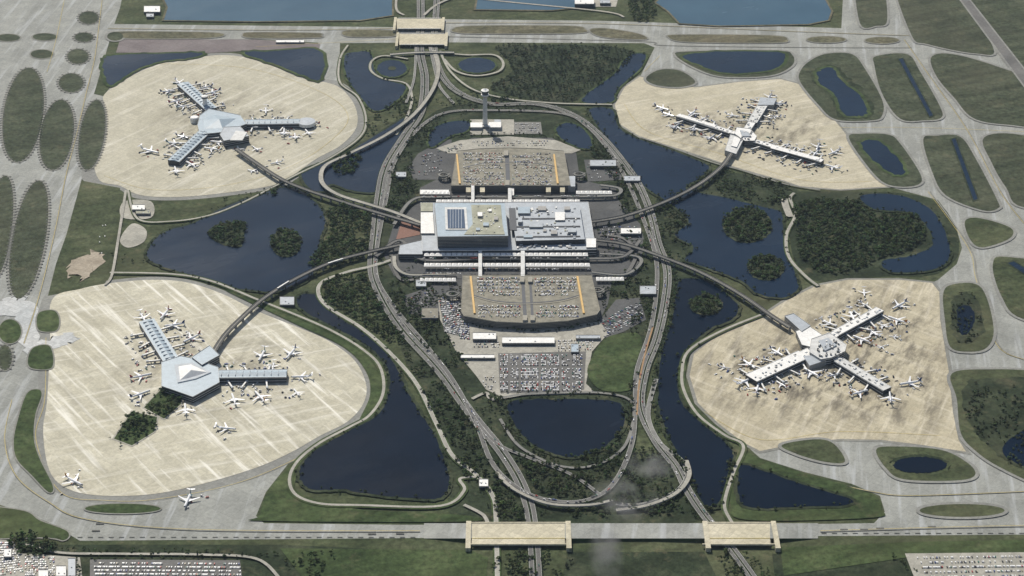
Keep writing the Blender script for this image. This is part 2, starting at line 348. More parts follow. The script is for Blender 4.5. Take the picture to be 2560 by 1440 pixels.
# water ---------------------------------------------------------------------
ponds=[
 [(480,562),(540,530),(600,505),(655,487),(700,472),(750,478),(800,520),(812,560),(800,600),(792,650),(780,690),(742,715),(690,730),(600,724),(540,706),(450,682),(380,655),(368,632),(390,597),(425,577)],
 [(755,432),(800,412),(850,395),(905,362),(965,325),(1032,285),(1042,302),(1000,360),(955,430),(942,480),(880,478),(830,462),(808,480),(772,472)],
 [(862,142),(890,132),(925,134),(938,182),(965,203),(1012,216),(1002,242),(965,272),(930,276),(892,232),(866,190)],
 ell(980,173,37,21),ell(1192,165,46,19),
 [(1072,355),(1085,322),(1130,306),(1172,306),(1168,328),(1120,345),(1082,370)],
 [(1392,322),(1422,309),(1462,328),(1480,370),(1445,370),(1402,347)],
 [(1572,142),(1612,138),(1604,168),(1545,225),(1528,257),(1455,256),(1482,226),(1532,190)],
 [(1474,277),(1530,277),(1548,322),(1602,352),(1680,378),(1740,402),(1772,418),(1755,442),(1715,470),(1740,482),(1830,500),(1900,518),(1952,532),(1955,562),(1962,612),(1985,680),(1996,720),(1962,745),(1900,738),(1850,702),(1790,680),(1740,662),(1712,650),(1735,620),(1688,590),(1722,560),(1700,530),(1655,498),(1605,462),(1575,425),(1545,385),(1510,338)],
 [(1702,702),(1762,702),(1820,740),(1846,770),(1830,800),(1782,820),(1742,850),(1706,890),(1692,950),(1704,1010),(1752,1060),(1802,1100),(1832,1135),(1822,1180),(1802,1250),(1772,1272),(1742,1232),(1700,1150),(1662,1070),(1646,1000),(1652,900),(1680,800),(1690,740)],
 [(1270,1012),(1330,1001),(1380,1000),(1450,1000),(1548,1010),(1560,1060),(1522,1110),(1462,1140),(1400,1141),(1330,1112),(1287,1062)],
 [(748,742),(800,742),(842,792),(902,830),(952,868),(990,920),(1012,970),(1042,1022),(1080,1080),(1100,1122),(1122,1195),(1112,1240),(1062,1250),(950,1240),(850,1226),(782,1226),(750,1200),(757,1160),(802,1120),(870,1082),(942,1042),(967,1000),(975,950),(958,905),(920,868),(860,832),(800,802),(752,772)],
 [(1853,1166),(1900,1176),(2000,1212),(2122,1248),(2112,1265),(1980,1270),(1870,1270),(1846,1240),(1846,1190)],
 [(2150,492),(2240,489),(2322,522),(2362,580),(2374,640),(2340,674),(2235,683),(2205,655),(2275,642),(2328,618),(2320,570),(2270,533),(2185,524)],
 [(1706,142),(1790,131),(1945,133),(1962,150),(1930,176),(1822,186),(1752,166)],
 [(2045,182),(2080,172),(2105,205),(2148,240),(2168,282),(2140,292),(2108,286),(2086,240),(2050,208)],
 [(2152,360),(2195,354),(2235,390),(2262,428),(2240,440),(2195,412)],
 ell(2300,1165,66,20),
 [(2530,1095),(2580,1080),(2680,1110),(2700,1180),(2600,1180),(2510,1140)],
 [(2396,770),(2425,768),(2436,800),(2420,835),(2400,835),(2392,800)],
 [(262,150),(290,140),(400,136),(505,134),(480,146),(400,156),(330,182),(280,215),(262,190)],
 [(610,134),(680,130),(798,128),(800,200),(750,186),(680,160)],
]
lay('pond_water',[ponds[i] for i in (9,10,11,12,17,18,19)],2.2,'water',True,1.0,(7,'scrub'))
lay('pond_water',[ponds[i] for i in (0,1,8,13)],2.2,'water_hazed',True,1.0,(7,'scrub'))
lay('pond_water',[ponds[i] for i in (2,3,4,5,6,7)],2.2,'water_hazed',True,1.0,(6,'grass_lush'))
lay('pond_water',[ponds[i] for i in (14,15,16,20,21)],2.2,'water_hazed',True,2.0,(9,'grass_lush'))
lay('lake_water',[[(350,-120),(980,-120),(980,40),(900,52),(640,55),(410,52),(420,20)],[(1195,-5),(1440,-15),(1445,20),(1380,27),(1190,25)],[(1640,8),(1700,-40),(2040,-40),(2078,30),(2070,52),(2020,62),(1800,66),(1700,60),(1672,30)]],2.2,'lake_hazed',False,0,(6,'grass_dry'))
lay('ditch_water',[[(2247,150),(2256,148),(2332,290),(2324,294)],[(2379,350),(2388,348),(2444,500),(2434,503)],[(2520,660),(2534,656),(2700,760),(2700,778)]],2.2,'water_hazed',False,0,(4,'scrub'))
islands_w=[[(520,582),(550,562),(612,560),(610,590),(600,620),(545,610)],ell(715,610,38,36),ell(1868,566,62,44),ell(1915,672,46,32),ell(1765,765,42,26),ell(980,173,10,5)]
lay('lake_island',islands_w,2.6,'scrub',True,1.0)
lay('bare_earth',[[(170,665),(215,640),(240,628),(262,640),(250,668),(228,676),(215,700),(195,690),(180,692)]],.75,'dirt',True,6)
lay('bare_earth',[[(310,505),(378,505),(378,545),(306,545)],[(330,560),(365,575),(360,605),(320,620),(300,600)]],1.0,'lot_concrete',True)

# lots / district pavement -------------------------------------------------
lay('terminal_roadway_pavement',[[(985,560),(1050,500),(1050,470),(1090,450),(1110,380),(1180,345),(1380,345),(1440,380),(1450,450),(1540,470),(1545,500),(1600,560),(1610,620),(1590,690),(1530,700),(1520,760),(1500,800),(1100,740),(1060,700),(985,690),(960,640)]],.65,'asphalt',False)
lay('parking_lot',[[(1045,385),(1110,350),(1130,350),(1110,450),(1035,450),(1020,420)],[(1010,740),(1085,715),(1130,740),(1110,790),(1020,785)],[(1460,400),(1535,400),(1560,450),(1470,455)],[(1500,800),(1540,750),(1600,745),(1615,800),(1560,830),(1500,850)],[(1490,560),(1600,560),(1610,600),(1500,610)]],.95,'asphalt',False)
lay('rental_car_lot',[[(1095,745),(1160,750),(1175,800),(1330,825),(1500,805),(1520,835),(1480,880),(1465,960),(1490,985),(1250,992),(1215,975),(1190,940),(1140,880),(1100,800)]],1.25,'lot_concrete',False)
lay('parking_lot',[[(1245,885),(1465,880),(1460,975),(1400,985),(1250,983)],[(1098,750),(1150,752),(1172,800),(1175,850),(1110,830)]],1.55,'asphalt_road',False)
lay('parking_lot',[[(1285,306),(1352,306),(1356,336),(1283,336)]],1.25,'asphalt_light',False)
lay('forecourt_pavement',[[(1090,372),(1150,352),(1270,342),(1390,352),(1452,376),(1430,385),(1120,385)],[(1175,300),(1285,300),(1285,338),(1175,338)]],1.6,'lot_concrete',False)
lay('brick_plaza',[[(1005,550),(1050,562),(1050,588),(990,600)]],1.3,'brick_plaza',False)
lay('parking_lot',[[(-200,1345),(35,1352),(50,1385),(110,1388),(200,1395),(220,1560),(-200,1560)],[(2262,1385),(2760,1380),(2760,1560),(2330,1560)]],1.2,'lot_concrete',False)
lay('parking_lot',[[(225,1400),(600,1402),(620,1560),(225,1560)]],1.2,'asphalt_road',False)
lay('service_area',[[(1400,-60),(1560,-60),(1540,18),(1430,18)]],1.2,'lot_concrete',False)

# ---------------------------------------------------------------- roads
rz=[2.9]
def ribbon(mb,w,width,m,z=None,off=0):
    L=[];R=[]
    for i,p in enumerate(w):
        a=Vector(w[max(i-1,0)][:2]);b=Vector(w[min(i+1,len(w)-1)][:2]);d=(b-a)
        if d.length<1e-6: d=Vector((1,0))
        d.normalize();nn=Vector((-d.y,d.x));n=nn*width/2;o=nn*off
        zz=p[2] if z is None else z
        L.append((p[0]+n.x+o.x,p[1]+n.y+o.y,zz));R.append((p[0]-n.x+o.x,p[1]-n.y+o.y,zz))
    for i in range(len(w)-1): mb.face([R[i],R[i+1],L[i+1],L[i]],m)
    return L,R
def road(name,px,width,mat,lanes=False,kerb=None,dual=False,verge='grass_lush'):
    rz[0]+=.03;z=rz[0]
    w=[P(a,b) for a,b in spl(px,False,8)]
    mb=MB()
    if kerb: ribbon(mb,w,width+kerb,verge,z-.5)
    if dual:
        cw=width*.40
        for s in (-1,1):
            ribbon(mb,w,cw,mat,z,s*width*.3)
            for e in (-.46,.46): ribbon(mb,w,.35,'mark_white',z+.012,s*width*.3+cw*e)
    else:
        ribbon(mb,w,width,mat,z)
        if lanes:
            for e in (-.46,.46): ribbon(mb,w,.35,'mark_white',z+.012,width*e)
    mb.obj(name);return w
def elevated(name,px,width,z,mat,side='wall_grey',z0=None,z1=None,thick=1.6,track=False):
    raw=spl(px,False,8);N=len(raw)
    rz[0]+=.02
    w=[]
    for i,(a,b) in enumerate(raw):
        t=i/(N-1);zz=z
        if z0 is not None and t<.25: zz=z0+(z-z0)*(t/.25)
        if z1 is not None and t>.75: zz=z1+(z-z1)*((1-t)/.25)
        zz+=rz[0]-2.9
        w.append(P(a,b,zz))
    mb=MB();L,R=ribbon(mb,w,width,mat)
    for S in (L,R):
        for i in range(N-1):
            a,b=S[i],S[i+1]
            mb.face([(a[0],a[1],a[2]-thick),(b[0],b[1],b[2]-thick),(b[0],b[1],b[2]+.9),(a[0],a[1],a[2]+.9)],side)
    if track:
        for off in (-.27,.27):
            ribbon(mb,[(p[0],p[1],p[2]+.25) for p in w],width*.24,'asphalt',None,width*off)
        ribbon(mb,[(p[0],p[1],p[2]+.3) for p in w],width*.1,'road_concrete')
    acc=0
    for i in range(1,N):
        acc+=(Vector(w[i])-Vector(w[i-1])).length
        if acc>26 and w[i][2]>4:
            acc=0;mb.box(w[i][0],w[i][1],0,w[i][2]-thick+.2,2.2,width*.5,math.atan2(w[i][1]-w[i-1][1],w[i][0]-w[i-1][0]),'wall_grey')
    mb.obj(name);return w
main_w=road('road',[(1050,-60),(1052,40),(1050,130),(1062,200),(1052,280),(1010,345),(965,420),(948,500),(938,590),(932,680),(958,750),(1010,830),(1100,930),(1180,1040),(1260,1140),(1310,1230),(1332,1330),(1345,1560)],21,'asphalt_road',2,4,True,'scrub')
r2=road('road',[(1095,-60),(1090,40),(1085,120),(1105,190),(1150,235),(1230,262),(1340,262),(1430,288),(1500,340),(1560,410),(1600,470),(1628,540),(1645,610),(1668,680),(1662,760),(1642,850),(1612,930),(1602,1020),(1640,1105),(1690,1170),(1720,1230),(1760,1290),(1810,1350),(1890,1460),(1950,1560)],17,'asphalt_road',2,4,True,'scrub')
r3=road('road',[(945,600),(940,690),(985,770),(1060,860),(1130,950),(1190,1060),(1225,1150),(1270,1205),(1340,1245),(1430,1258),(1500,1240),(1545,1195),(1580,1110),(1588,1020),(1592,930),(1625,830),(1640,740),(1640,650),(1612,560),(1575,470),(1530,390),(1470,320),(1400,285),(1215,278),(1110,285),(1040,330),(985,410),(965,500),(945,600)],9,'asphalt_road',1,3,False,'scrub')
road('road',[(1632,820),(1612,890),(1598,960),(1592,1040)],3.5,'median')
road('road',[(1180,1040),(1240,1110),(1330,1150),(1430,1190),(1500,1240)],7,'asphalt_road',1)
road('road',[(1640,950),(1620,1040),(1650,1110),(1705,1155),(1716,1195),(1685,1235),(1600,1265),(1540,1262)],9,'asphalt_light',1)
road('road',[(1300,990),(1230,1000),(1215,985),(1180,1000)],7,'road_concrete')
road('road',[(1230,1003),(1300,990),(1400,985),(1500,985),(1570,1000),(1585,1040),(1560,1120),(1490,1165),(1400,1168),(1300,1120),(1250,1050)],6,'asphalt_light')
road('perimeter_road',[(985,650),(930,668),(870,682),(808,706),(796,735),(820,770),(900,820),(970,880),(1040,960),(1090,1060),(1130,1140),(1190,1190),(1230,1240),(1240,1300),(1245,1560)],8,'road_concrete',1,6)
road('perimeter_road',[(275,684),(430,688),(530,706),(640,750),(740,790),(830,830),(905,875),(950,920),(958,985),(925,1040),(875,1070),(800,1110),(745,1155),(724,1200),(740,1240),(800,1262),(900,1266),(1100,1268),(1160,1230),(1150,1200),(1200,1195)],6,'road_concrete',0,8)
road('perimeter_road',[(1160,1265),(1200,1285),(1215,1300),(1225,1330)],7,'road_concrete')
road('perimeter_road',[(320,478),(345,550),(430,556),(520,542),(600,512),(670,477),(740,440),(830,395),(900,345),(915,300),(895,245),(850,208),(850,150),(870,115)],5,'road_concrete',0,5)
road('perimeter_road',[(315,478),(296,600),(280,690),(262,715)],6,'road_concrete')
road('perimeter_road',[(1912,786),(1800,832),(1722,880),(1705,930),(1710,980),(1745,1040),(1810,1090),(1858,1118),(1835,1180),(1815,1240),(1812,1275),(1830,1310)],6,'road_concrete',0,8)
road('perimeter_road',[(1985,485),(1975,500),(1988,540),(1966,590),(1972,645),(2010,690),(2045,718)],7,'road_concrete',0,5)
road('perimeter_road',[(1600,345),(1680,372),(1780,408),(1860,430),(1960,462),(2050,478)],5,'asphalt_light')
road('service_road',[(1960,500),(1965,520),(1975,545)],16,'lot_concrete')
road('perimeter_road',[(60,1362),(150,1385),(300,1388),(500,1390),(640,1400),(700,1450)],6,'road_concrete')
road('perimeter_road',[(1000,-60),(990,20),(1010,40)],7,'road_concrete')
road('road',[(1130,-60),(1180,-10),(1200,0),(1500,30),(1560,45)],7,'road_concrete')
road('road',[(1060,40),(1100,10),(1200,-30)],8,'road_concrete')
# interchange loops
road('road',[(1020,150),(960,142),(930,155),(928,180),(960,200),(1015,212),(1030,250),(1015,300),(990,340)],6,'road_concrete',0,3)
road('road',[(1110,135),(1170,140),(1235,140),(1258,160),(1245,182),(1190,192),(1140,180),(1110,150)],7,'road_concrete',0,3)
road('road',[(1100,130),(1125,180),(1180,225),(1260,248),(1350,258),(1420,262),(1530,264)],6,'road_concrete',0,4)
road('road',[(1075,120),(1088,180),(1100,220),(1135,262)],7,'asphalt_light',1)
road('road',[(1040,120),(1035,200),(1015,260)],6,'asphalt_light',1)
road('road',[(978,640),(1000,700),(1060,700),(1110,712)],8,'asphalt_road')
road('road',[(1560,700),(1590,640),(1560,600),(1500,590)],8,'asphalt_road')
# elevated
elevated('ramp_bridge',[(1085,125),(1096,175),(1078,230),(1030,290),(960,340),(870,385),(815,412),(802,440),(812,465),(850,488),(920,510),(985,530),(1055,558)],10.5,9,'road_concrete','wall_grey',3.5)
elevated('ramp_bridge',[(1240,1180),(1285,1222),(1370,1258),(1470,1262),(1530,1250)],8,7,'road_concrete','wall_grey',3.5,3.5)
elevated('ramp_bridge',[(1715,1150),(1722,1190),(1690,1232),(1620,1262),(1540,1275)],9,7,'road_concrete','wall_grey',3.5,3.5)
elevated('road_bridge',[(975,136),(1050,131),(1135,131)],10,6,'road_concrete')
elevated('people_mover_guideway',[(590,372),(640,407),(700,446),(760,472),(850,502),(940,530),(1050,562)],11,11,'guideway_deck','asphalt',track=True)
elevated('people_mover_guideway',[(530,886),(560,840),(600,798),(660,745),(740,696),(830,655),(920,630),(1010,610)],11,11,'guideway_deck','asphalt',track=True)
elevated('people_mover_guideway',[(1830,380),(1800,420),(1740,465),(1660,505),(1560,540),(1475,555)],11,11,'guideway_deck','asphalt',track=True)
elevated('people_mover_guideway',[(1490,600),(1560,610),(1650,640),(1750,680),(1850,735),(1930,790),(1975,818)],11,11,'guideway_deck','asphalt',track=True)
elevated('curbside_roadway',[(940,640),(1000,600),(1055,648),(1200,646),(1350,646),(1480,646),(1560,640),(1600,600)],9,7,'asphalt_road','garage_wall')
elevated('curbside_roadway',[(985,560),(1030,500),(1100,492),(1300,492),(1500,490),(1545,485),(1548,470),(1500,462)],9,8,'asphalt_light','garage_wall')
elevated('curbside_roadway',[(985,640),(990,668),(1020,686),(1080,686),(1140,684)],8,6,'road_concrete')
elevated('curbside_roadway',[(1480,680),(1560,686),(1600,660),(1590,640),(1500,634)],8,6,'asphalt_light')

# ---------------------------------------------------------------- taxiway bridges
def bridge_strip():
    mb=MB()
    prof=[(1060,0.4),(1165,7),(1180,7),(1412,7),(1430,7),(1540,5),(1640,5),(1750,7),(1770,7),(1925,7),(1945,7),(2045,.6)]
    for i in range(len(prof)-1):
        (u0,z0),(u1,z1)=prof[i],prof[i+1]
        span=(i in (2,8))
        vt,vb=(1308,1346)
        m='deck_concrete' if span else 'taxiway'
        vb2=vb+(14 if span else 0)
        a=P(u0,vt,z0);b=P(u1,vt,z1);c=P(u1,vb2,z1);d=P(u0,vb2,z0)
        mb.face([d,c,b,a],m)
        zb=5.0 if span else 0
        mb.face([(d[0],d[1],zb),(c[0],c[1],zb),(c[0],c[1],c[2]),(d[0],d[1],d[2])],'garage_wall' if span else 'grass_lush')
        mb.face([(a[0],a[1],zb),(b[0],b[1],zb),(b[0],b[1],b[2]),(a[0],a[1],a[2])],'garage_wall' if span else 'grass_lush')
    for (ua,ub) in ((1180,1412),(1770,1925)):
        for k in range(5):
            u=ua+(ub-ua)*k/4
            for v in (1312,1330,1350,1357):
                x,y,_=P(u,v,3);mb.box(x,y,0,5.2,2.5,9,0,'garage_wall')
        for v,h in ((1307,8.2),(1361,8.2)):
            x0,y0,_=P(ua-14,v,7);x1,y1,_=P(ub+14,v,7)
            mb.box((x0+x1)/2,y0,4.5,h,x1-x0,2.2,0,'deck_concrete')
        for u in (ua-8,ub+8):
            x,y0,_=P(u,1304,7);_,y1,_=P(u,1372,7)
            mb.box(x,(y0+y1)/2,0,8.6,9,y0-y1,0,'deck_concrete')
        x0,y0,_=P(ua,1346,7);x1,_,_=P(ub,1346,7)
        mb.box((x0+x1)/2,y0,7.02,7.6,x1-x0,1.2,0,'mark_yellow')
    mb.obj('taxiway_bridge')
bridge_strip()
def topbridge(u0,u1,v0,v1,z=8):
    mb=MB()
    w=[P(u0,v0,z),P(u1,v0,z),P(u1,v1,z),P(u0,v1,z)]
    mb.prism(w,z,z-2,'deck_concrete','garage_wall')
    for u in (u0-3,u1+3):
        x,y0,_=P(u,v0-2,z);_,y1,_=P(u,v1+4,z);mb.box(x,(y0+y1)/2,0,z+1.2,7,y0-y1,0,'deck_concrete')
    for v in (v0,v1):
        x0,y0,_=P(u0,v,z);x1,_,_=P(u1,v,z);mb.box((x0+x1)/2,y0,z+.02,z+1.3,x1-x0-8,1.5,0,'white_roof')
    for k in range(1,4):
        for v in (v0+4,v1-4):
            x,y,_=P(u0+(u1-u0)*k/4,v,z);mb.box(x,y,0,z-2.05,3,12,0,'garage_wall')
    mb.obj('taxiway_bridge')
topbridge(992,1106,46,72);topbridge(998,1114,84,112)

# ---------------------------------------------------------------- markings
mk=MB()
for w in ci[:10]:
    N=len(w);cx=sum(p[0] for p in w)/N;cy=sum(p[1] for p in w)/N
    acc=0
    for i in range(N):
        a=Vector(w[i][:2]);b=Vector(w[(i+1)%N][:2]);d=b-a;L=d.length
        while acc<L:
            p=a+d*(acc/L);n=Vector((d.y,-d.x)).normalized()
            if n.dot(p-Vector((cx,cy)))<0:n=-n
            q=p+n*1.5;mk.box(q.x,q.y,1.0,1.45,11,3.0,math.atan2(n.y,n.x),'mark_dark')
            acc+=14
        acc-=L
def line(px,wd=.9,m='mark_yellow',z=1.32,closed=False,n=8):
    ribbon(mk,[(a,b,z) for a,b,_ in [P(x,y) for x,y in spl(px,closed,n)]],wd,m)
tw=[(258,-20),(248,60),(236,150),(214,240),(192,335),(165,440),(135,590),(98,740),(60,860)]
# rubber/oil darkened taxi lanes
for px in ([(12,1100),(40,1190),(120,1255),(220,1300),(500,1327),(1050,1330)],[(2050,1330),(2400,1320),(2700,1314)],tw,[(2262,100),(2332,200),(2422,330),(2502,480),(2562,560)],[(2325,480),(2425,620),(2445,700),(2495,860),(2560,900)],[(1115,92),(1600,104),(1660,114),(2000,119),(2280,120)],[(1110,58),(1500,60),(2000,80),(2280,90)],[(270,72),(700,76),(985,72)],[(1900,1160),(2050,1200),(2180,1230),(2280,1240),(2560,1230)]):
    line(px,3.2,'shoulder',1.25)
line(tw);line([(165,-20),(140,100),(118,180),(100,250),(88,340)][:3])
line([(30,1000),(12,1100),(40,1190),(120,1255),(220,1300),(500,1325),(1050,1328)]);line([(270,72),(700,76),(985,72)]);line([(640,118),(1000,98)])
line([(1110,58),(1500,60),(2000,80),(2280,90)])
line([(2050,1328),(2400,1318),(2700,1312)]);line([(2260,100),(2330,200),(2420,330),(2500,480),(2560,560)])
line([(1650,140),(1610,180)]);line([(1900,1160),(2050,1200),(2180,1230),(2280,1240),(2560,1230)])
line([(2100,320),(2300,320),(2560,330)]);line([(2320,480),(2420,620),(2440,700),(2490,860),(2560,900)])
line([(115,845),(112,1000),(90,1100),(150,1230),(260,1252),(400,1248),(620,1200),(860,1090)])
line([(400,160),(620,172),(800,230),(870,290),(830,350),(720,420),(560,465),(380,475),(260,440)],.8)
line([(1760,1030),(1900,1100),(2100,1080),(2350,1090)],.8);line([(1560,260),(1620,330),(1800,385),(2000,450),(2180,455)],.8)
for (u0,u1,v) in ((200,1052,1344),(2060,2700,1334)):
    u=u0
    while u<u1:
        a=P(u,v,0);mk.box(a[0],a[1],1.0,1.3,9,1.6,0,'mark_dark');u+=26
for (u,v) in [(240,1328),(930,1336),(1000,1335),(2110,1325),(2160,1325),(1140,1336),(2200,1322),(250,1310),(2330,1318)]:
    a=P(u,v);mk.box(a[0],a[1],1.0,1.33,14,4,0,'mark_dark')
mk.obj('pavement_markings')

# ---------------------------------------------------------------- buildings
def B(mb,px,z1,z0,mt='grey_roof',ms='wall_grey',band=None):
    mb.prism([P(a,b,z1) for a,b in px],z1,z0,mt,ms,band)
def BR(mb,u0,v0,u1,v1,z1,z0,mt='grey_roof',ms='wall_grey',band=None):
    B(mb,[(u0,v0),(u1,v0),(u1,v1),(u0,v1)],z1,z0,mt,ms,band)
# terminal
t=MB()
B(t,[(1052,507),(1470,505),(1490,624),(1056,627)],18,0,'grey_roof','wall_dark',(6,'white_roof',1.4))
B(t,[(1086,507),(1262,507),(1270,590),(1094,592)],46,18.05,'blue_roof','glass',(3.6,'wall_grey',.9))
B(t,[(1275,512),(1448,510),(1462,598),(1290,602)],30,18.05,'grey_roof','wall_dark')
B(t,[(1178,512),(1252,512),(1256,560),(1262,586),(1160,586),(1182,560)],47.2,46.05,'tan_roof','wall_grey')
B(t,[(1112,518),(1166,518),(1170,574),(1114,574)],47.6,46.05,'offwhite_roof','wall_grey')
B(t,[(1118,523),(1160,523),(1163,570),(1120,570)],48.6,47.65,'solar','solar')
for k in range(1,6): BR(t,1118+k*7,522,1119+k*7,571,48.9,48.65,'grey_roof')
B(t,[(1052,531),(1082,531),(1086,583),(1052,583)],22,18.05,'white_roof','wall_grey')
B(t,[(1052,507),(1082,507),(1082,528),(1052,528)],20,18.05,'tan_roof','wall_grey')
B(t,[(1000,613),(1056,600),(1056,636),(996,636)],14,0,'grey_roof','wall_dark',(5,'wall_grey',1))
B(t,[(1272,520),(1288,520),(1292,575),(1276,575)],31.5,30.05,'wall_dark','wall_dark')
for (u,v,w_,h_,z) in [(1200,535,12,10,52),(1225,525,8,6,50),(1215,560,14,8,50.5),(1240,545,10,8,51),(1195,572,10,6,50),(1310,525,30,16,35),(1355,520,20,10,34),(1340,560,34,14,34.5),(1400,540,24,20,34),(1430,575,20,10,36),(1385,580,16,9,34),(1320,590,22,6,33),(1418,520,14,8,35),(1300,550,10,10,37),(1362,575,8,6,33)]:
    base=46.1 if u<1262 else 30.05
    if 1178<u<1262: base=47.25
    BR(t,u-w_/2,v-h_/2,u+w_/2,v+h_/2,z,base,random.choice(['white_roof','grey_roof','wall_grey','blue_roof']))
for i in range(30):
    u=random.uniform(1290,1455);v=random.uniform(605,618);BR(t,u,v,u+random.uniform(3,9),v+random.uniform(2,5),19.5+random.random()*2,18.1,random.choice(['white_roof','grey_roof','wall_grey']))
for i in range(70):
    u=random.uniform(1290,1440);v=random.uniform(514,592);BR(t,u,v,u+random.uniform(2,6),v+random.uniform(1.5,4),31+random.random()*1.5,30.1,random.choice(['white_roof','grey_roof','wall_dark','tan_roof']))
for i in range(30):
    u=random.uniform(1182,1248);v=random.uniform(514,582);BR(t,u,v,u+random.uniform(1.5,4),v+random.uniform(1,3),48.5,47.3,random.choice(['white_roof','grey_roof','tan_roof']))
BR(t,1466,596,1490,618,22,18.1,'white_roof')
for v in (545,565,590):
    B(t,[(1290,v),(1450,v-1),(1451,v+1.2),(1290,v+2.2)],31.6,30.12,'wall_dark','wall_dark')
t.obj('airport_terminal_building')
def canopy(u0,u1,v,n,z,name='tensile_canopy'):
    c=MB();x0,y0,_=P(u0,v,z);x1,_,_=P(u1,v,z);s=(x1-x0)/n;d=12
    for i in range(n):
        x=x0+s*(i+.5);q=[(x-s*.46,y0-d/2,z-2),(x+s*.46,y0-d/2,z-2),(x+s*.46,y0+d/2,z-2),(x-s*.46,y0+d/2,z-2)]
        for k in range(4): c.face([q[k],q[(k+1)%4],(x,y0,z+.5)],'white_roof')
        c.box(x-s*.48,y0,0,z-2,.6,.6,0,'wall_grey')
    c.box((x0+x1)/2,y0-d/2-1.2,z-3.2,z-2.1,x1-x0,2.2,0,'white_roof')
    c.obj(name)
canopy(1060,1470,633,30,15);canopy(1060,1475,659,30,12)
canopy(1055,1125,480,7,12);canopy(1440,1530,478,8,12);canopy(1050,1140,696,8,10);canopy(1490,1560,694,7,10);canopy(1090,1450,500,26,14)
wk=MB()
for (u0,v0,u1,v1) in [(1196,622,1205,690),(1302,624,1312,690),(1270,470,1279,505),(1178,462,1186,505)]:
    BR(wk,u0,v0,u1,v1,17.5,14,'offwhite_roof','wall_grey')
wk.obj('pedestrian_bridge')
def garage(name,roof,z,strips,slots,arc):
    g=MB();w=[P(a,b,z) for a,b in roof]
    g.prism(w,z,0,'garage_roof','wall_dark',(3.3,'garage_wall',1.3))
    for s in strips:
        B(g,s,z+3,z+.05,'orange','orange')
    for s in slots:
        B(g,s,z+.25,z+.05,'wall_dark','wall_dark')
        a=s[0];B(g,[(a[0]-2,a[1]),(a[0]+9,a[1]),(a[0]+9,a[1]+12),(a[0]-2,a[1]+12)],z+5,z+.3,'garage_wall','wall_grey')
        a=s[3];B(g,[(a[0]-2,a[1]-12),(a[0]+9,a[1]-12),(a[0]+9,a[1]),(a[0]-2,a[1])],z+5,z+.3,'garage_wall','wall_grey')
    pts=spl(arc,False,8);q=[P(a,b,z+.4) for a,b in pts]
    ribbon(g,q,3,'wall_dark')
    q=[P(a,b+3,z+1.3) for a,b in pts];ribbon(g,q,1.5,'garage_wall')
    g.obj(name)
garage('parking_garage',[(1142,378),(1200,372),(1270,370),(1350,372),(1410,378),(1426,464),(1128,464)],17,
 [[(1140,385),(1144,385),(1152,458),(1147,458)],[(1383,385),(1387,385),(1397,458),(1392,458)]],
 [[(1262,376),(1272,376),(1276,462),(1265,462)]],[(1160,418),(1210,408),(1275,405),(1340,408),(1398,418)])
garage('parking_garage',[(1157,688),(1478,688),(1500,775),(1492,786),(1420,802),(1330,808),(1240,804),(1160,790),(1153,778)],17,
 [[(1174,690),(1179,690),(1189,782),(1184,782)],[(1441,690),(1446,690),(1462,782),(1457,782)]],
 [[(1302,692),(1310,692),(1318,800),(1309,800)],[(1322,692),(1328,692),(1335,800),(1328,800)]],[(1185,738),(1240,752),(1315,757),(1400,750),(1455,735)])
fr=MB()
for u in (1165,1200,1365,1400): BR(fr,u,465,u+12,480,14,0,'deck_concrete','garage_wall')
BR(fr,1420,440,1438,466,16,0,'grey_roof');BR(fr,1272,470,1285,488,12,0,'white_roof')
fr.obj('garage_stair_tower')
def helix(u,v,r,name='garage_ramp_helix'):
    x,y,_=P(u,v,8);mb=MB();n=32
    for k in range(2*n):
        a0=2*math.pi*k/n;a1=2*math.pi*(k+1)/n;z0=3+12*k/(2*n);z1=3+12*(k+1)/(2*n)
        q=lambda a,rr,z:(x+rr*math.cos(a),y+rr*math.sin(a),z)
        mb.face([q(a0,r-6,z0),q(a0,r,z0),q(a1,r,z1),q(a1,r-6,z1)],'asphalt_light')
        for rr in (r,r-6): mb.face([q(a0,rr,z0-1),q(a1,rr,z1-1),q(a1,rr,z1+1),q(a0,rr,z0+1)],'garage_wall')
        if k%4==0: mb.box(*q(a0,r-3,0)[:2],0,z0-1,1.5,1.5,a0,'garage_wall')
    mb.obj(name)
for u,v in ((1110,440),(1448,438),(1132,738),(1494,728)): helix(u,v,15)
# control tower
ct=MB();bx,by,_=P(1213,318)
def ring(mb,x,y,prof,n,mats):
    for j in range(len(prof)-1):
        (r0,z0),(r1,z1)=prof[j],prof[j+1]
        for k in range(n):
            a0=2*math.pi*k/n;a1=2*math.pi*(k+1)/n
            mb.face([(x+r0*math.cos(a0),y+r0*math.sin(a0),z0),(x+r0*math.cos(a1),y+r0*math.sin(a1),z0),(x+r1*math.cos(a1),y+r1*math.sin(a1),z1),(x+r1*math.cos(a0),y+r1*math.sin(a0),z1)],mats[j])
ring(ct,bx,by,[(8,0),(6,10),(5,70),(5,80),(10,86),(10,89),(8,89),(8.5,93),(7.5,93),(9.5,98),(9.8,99.5),(5,101),(1,102),(.4,102),(.2,112),(0,112)],12,['wall_grey','offwhite_roof','offwhite_roof','wall_grey','white_roof','white_roof','glass','wall_grey','glass','white_roof','white_roof','grey_roof','wall_grey','wall_grey','wall_grey'])
ct.obj('air_traffic_control_tower')
ob=MB();BR(ob,1176,306,1206,318,9,0,'white_roof','wall_grey');BR(ob,1222,305,1253,318,10,0,'white_roof','wall_grey');BR(ob,1206,309,1222,316,7,0,'white_roof');BR(ob,1236,299,1252,305,7,0,'grey_roof');ob.obj('tower_base_building')
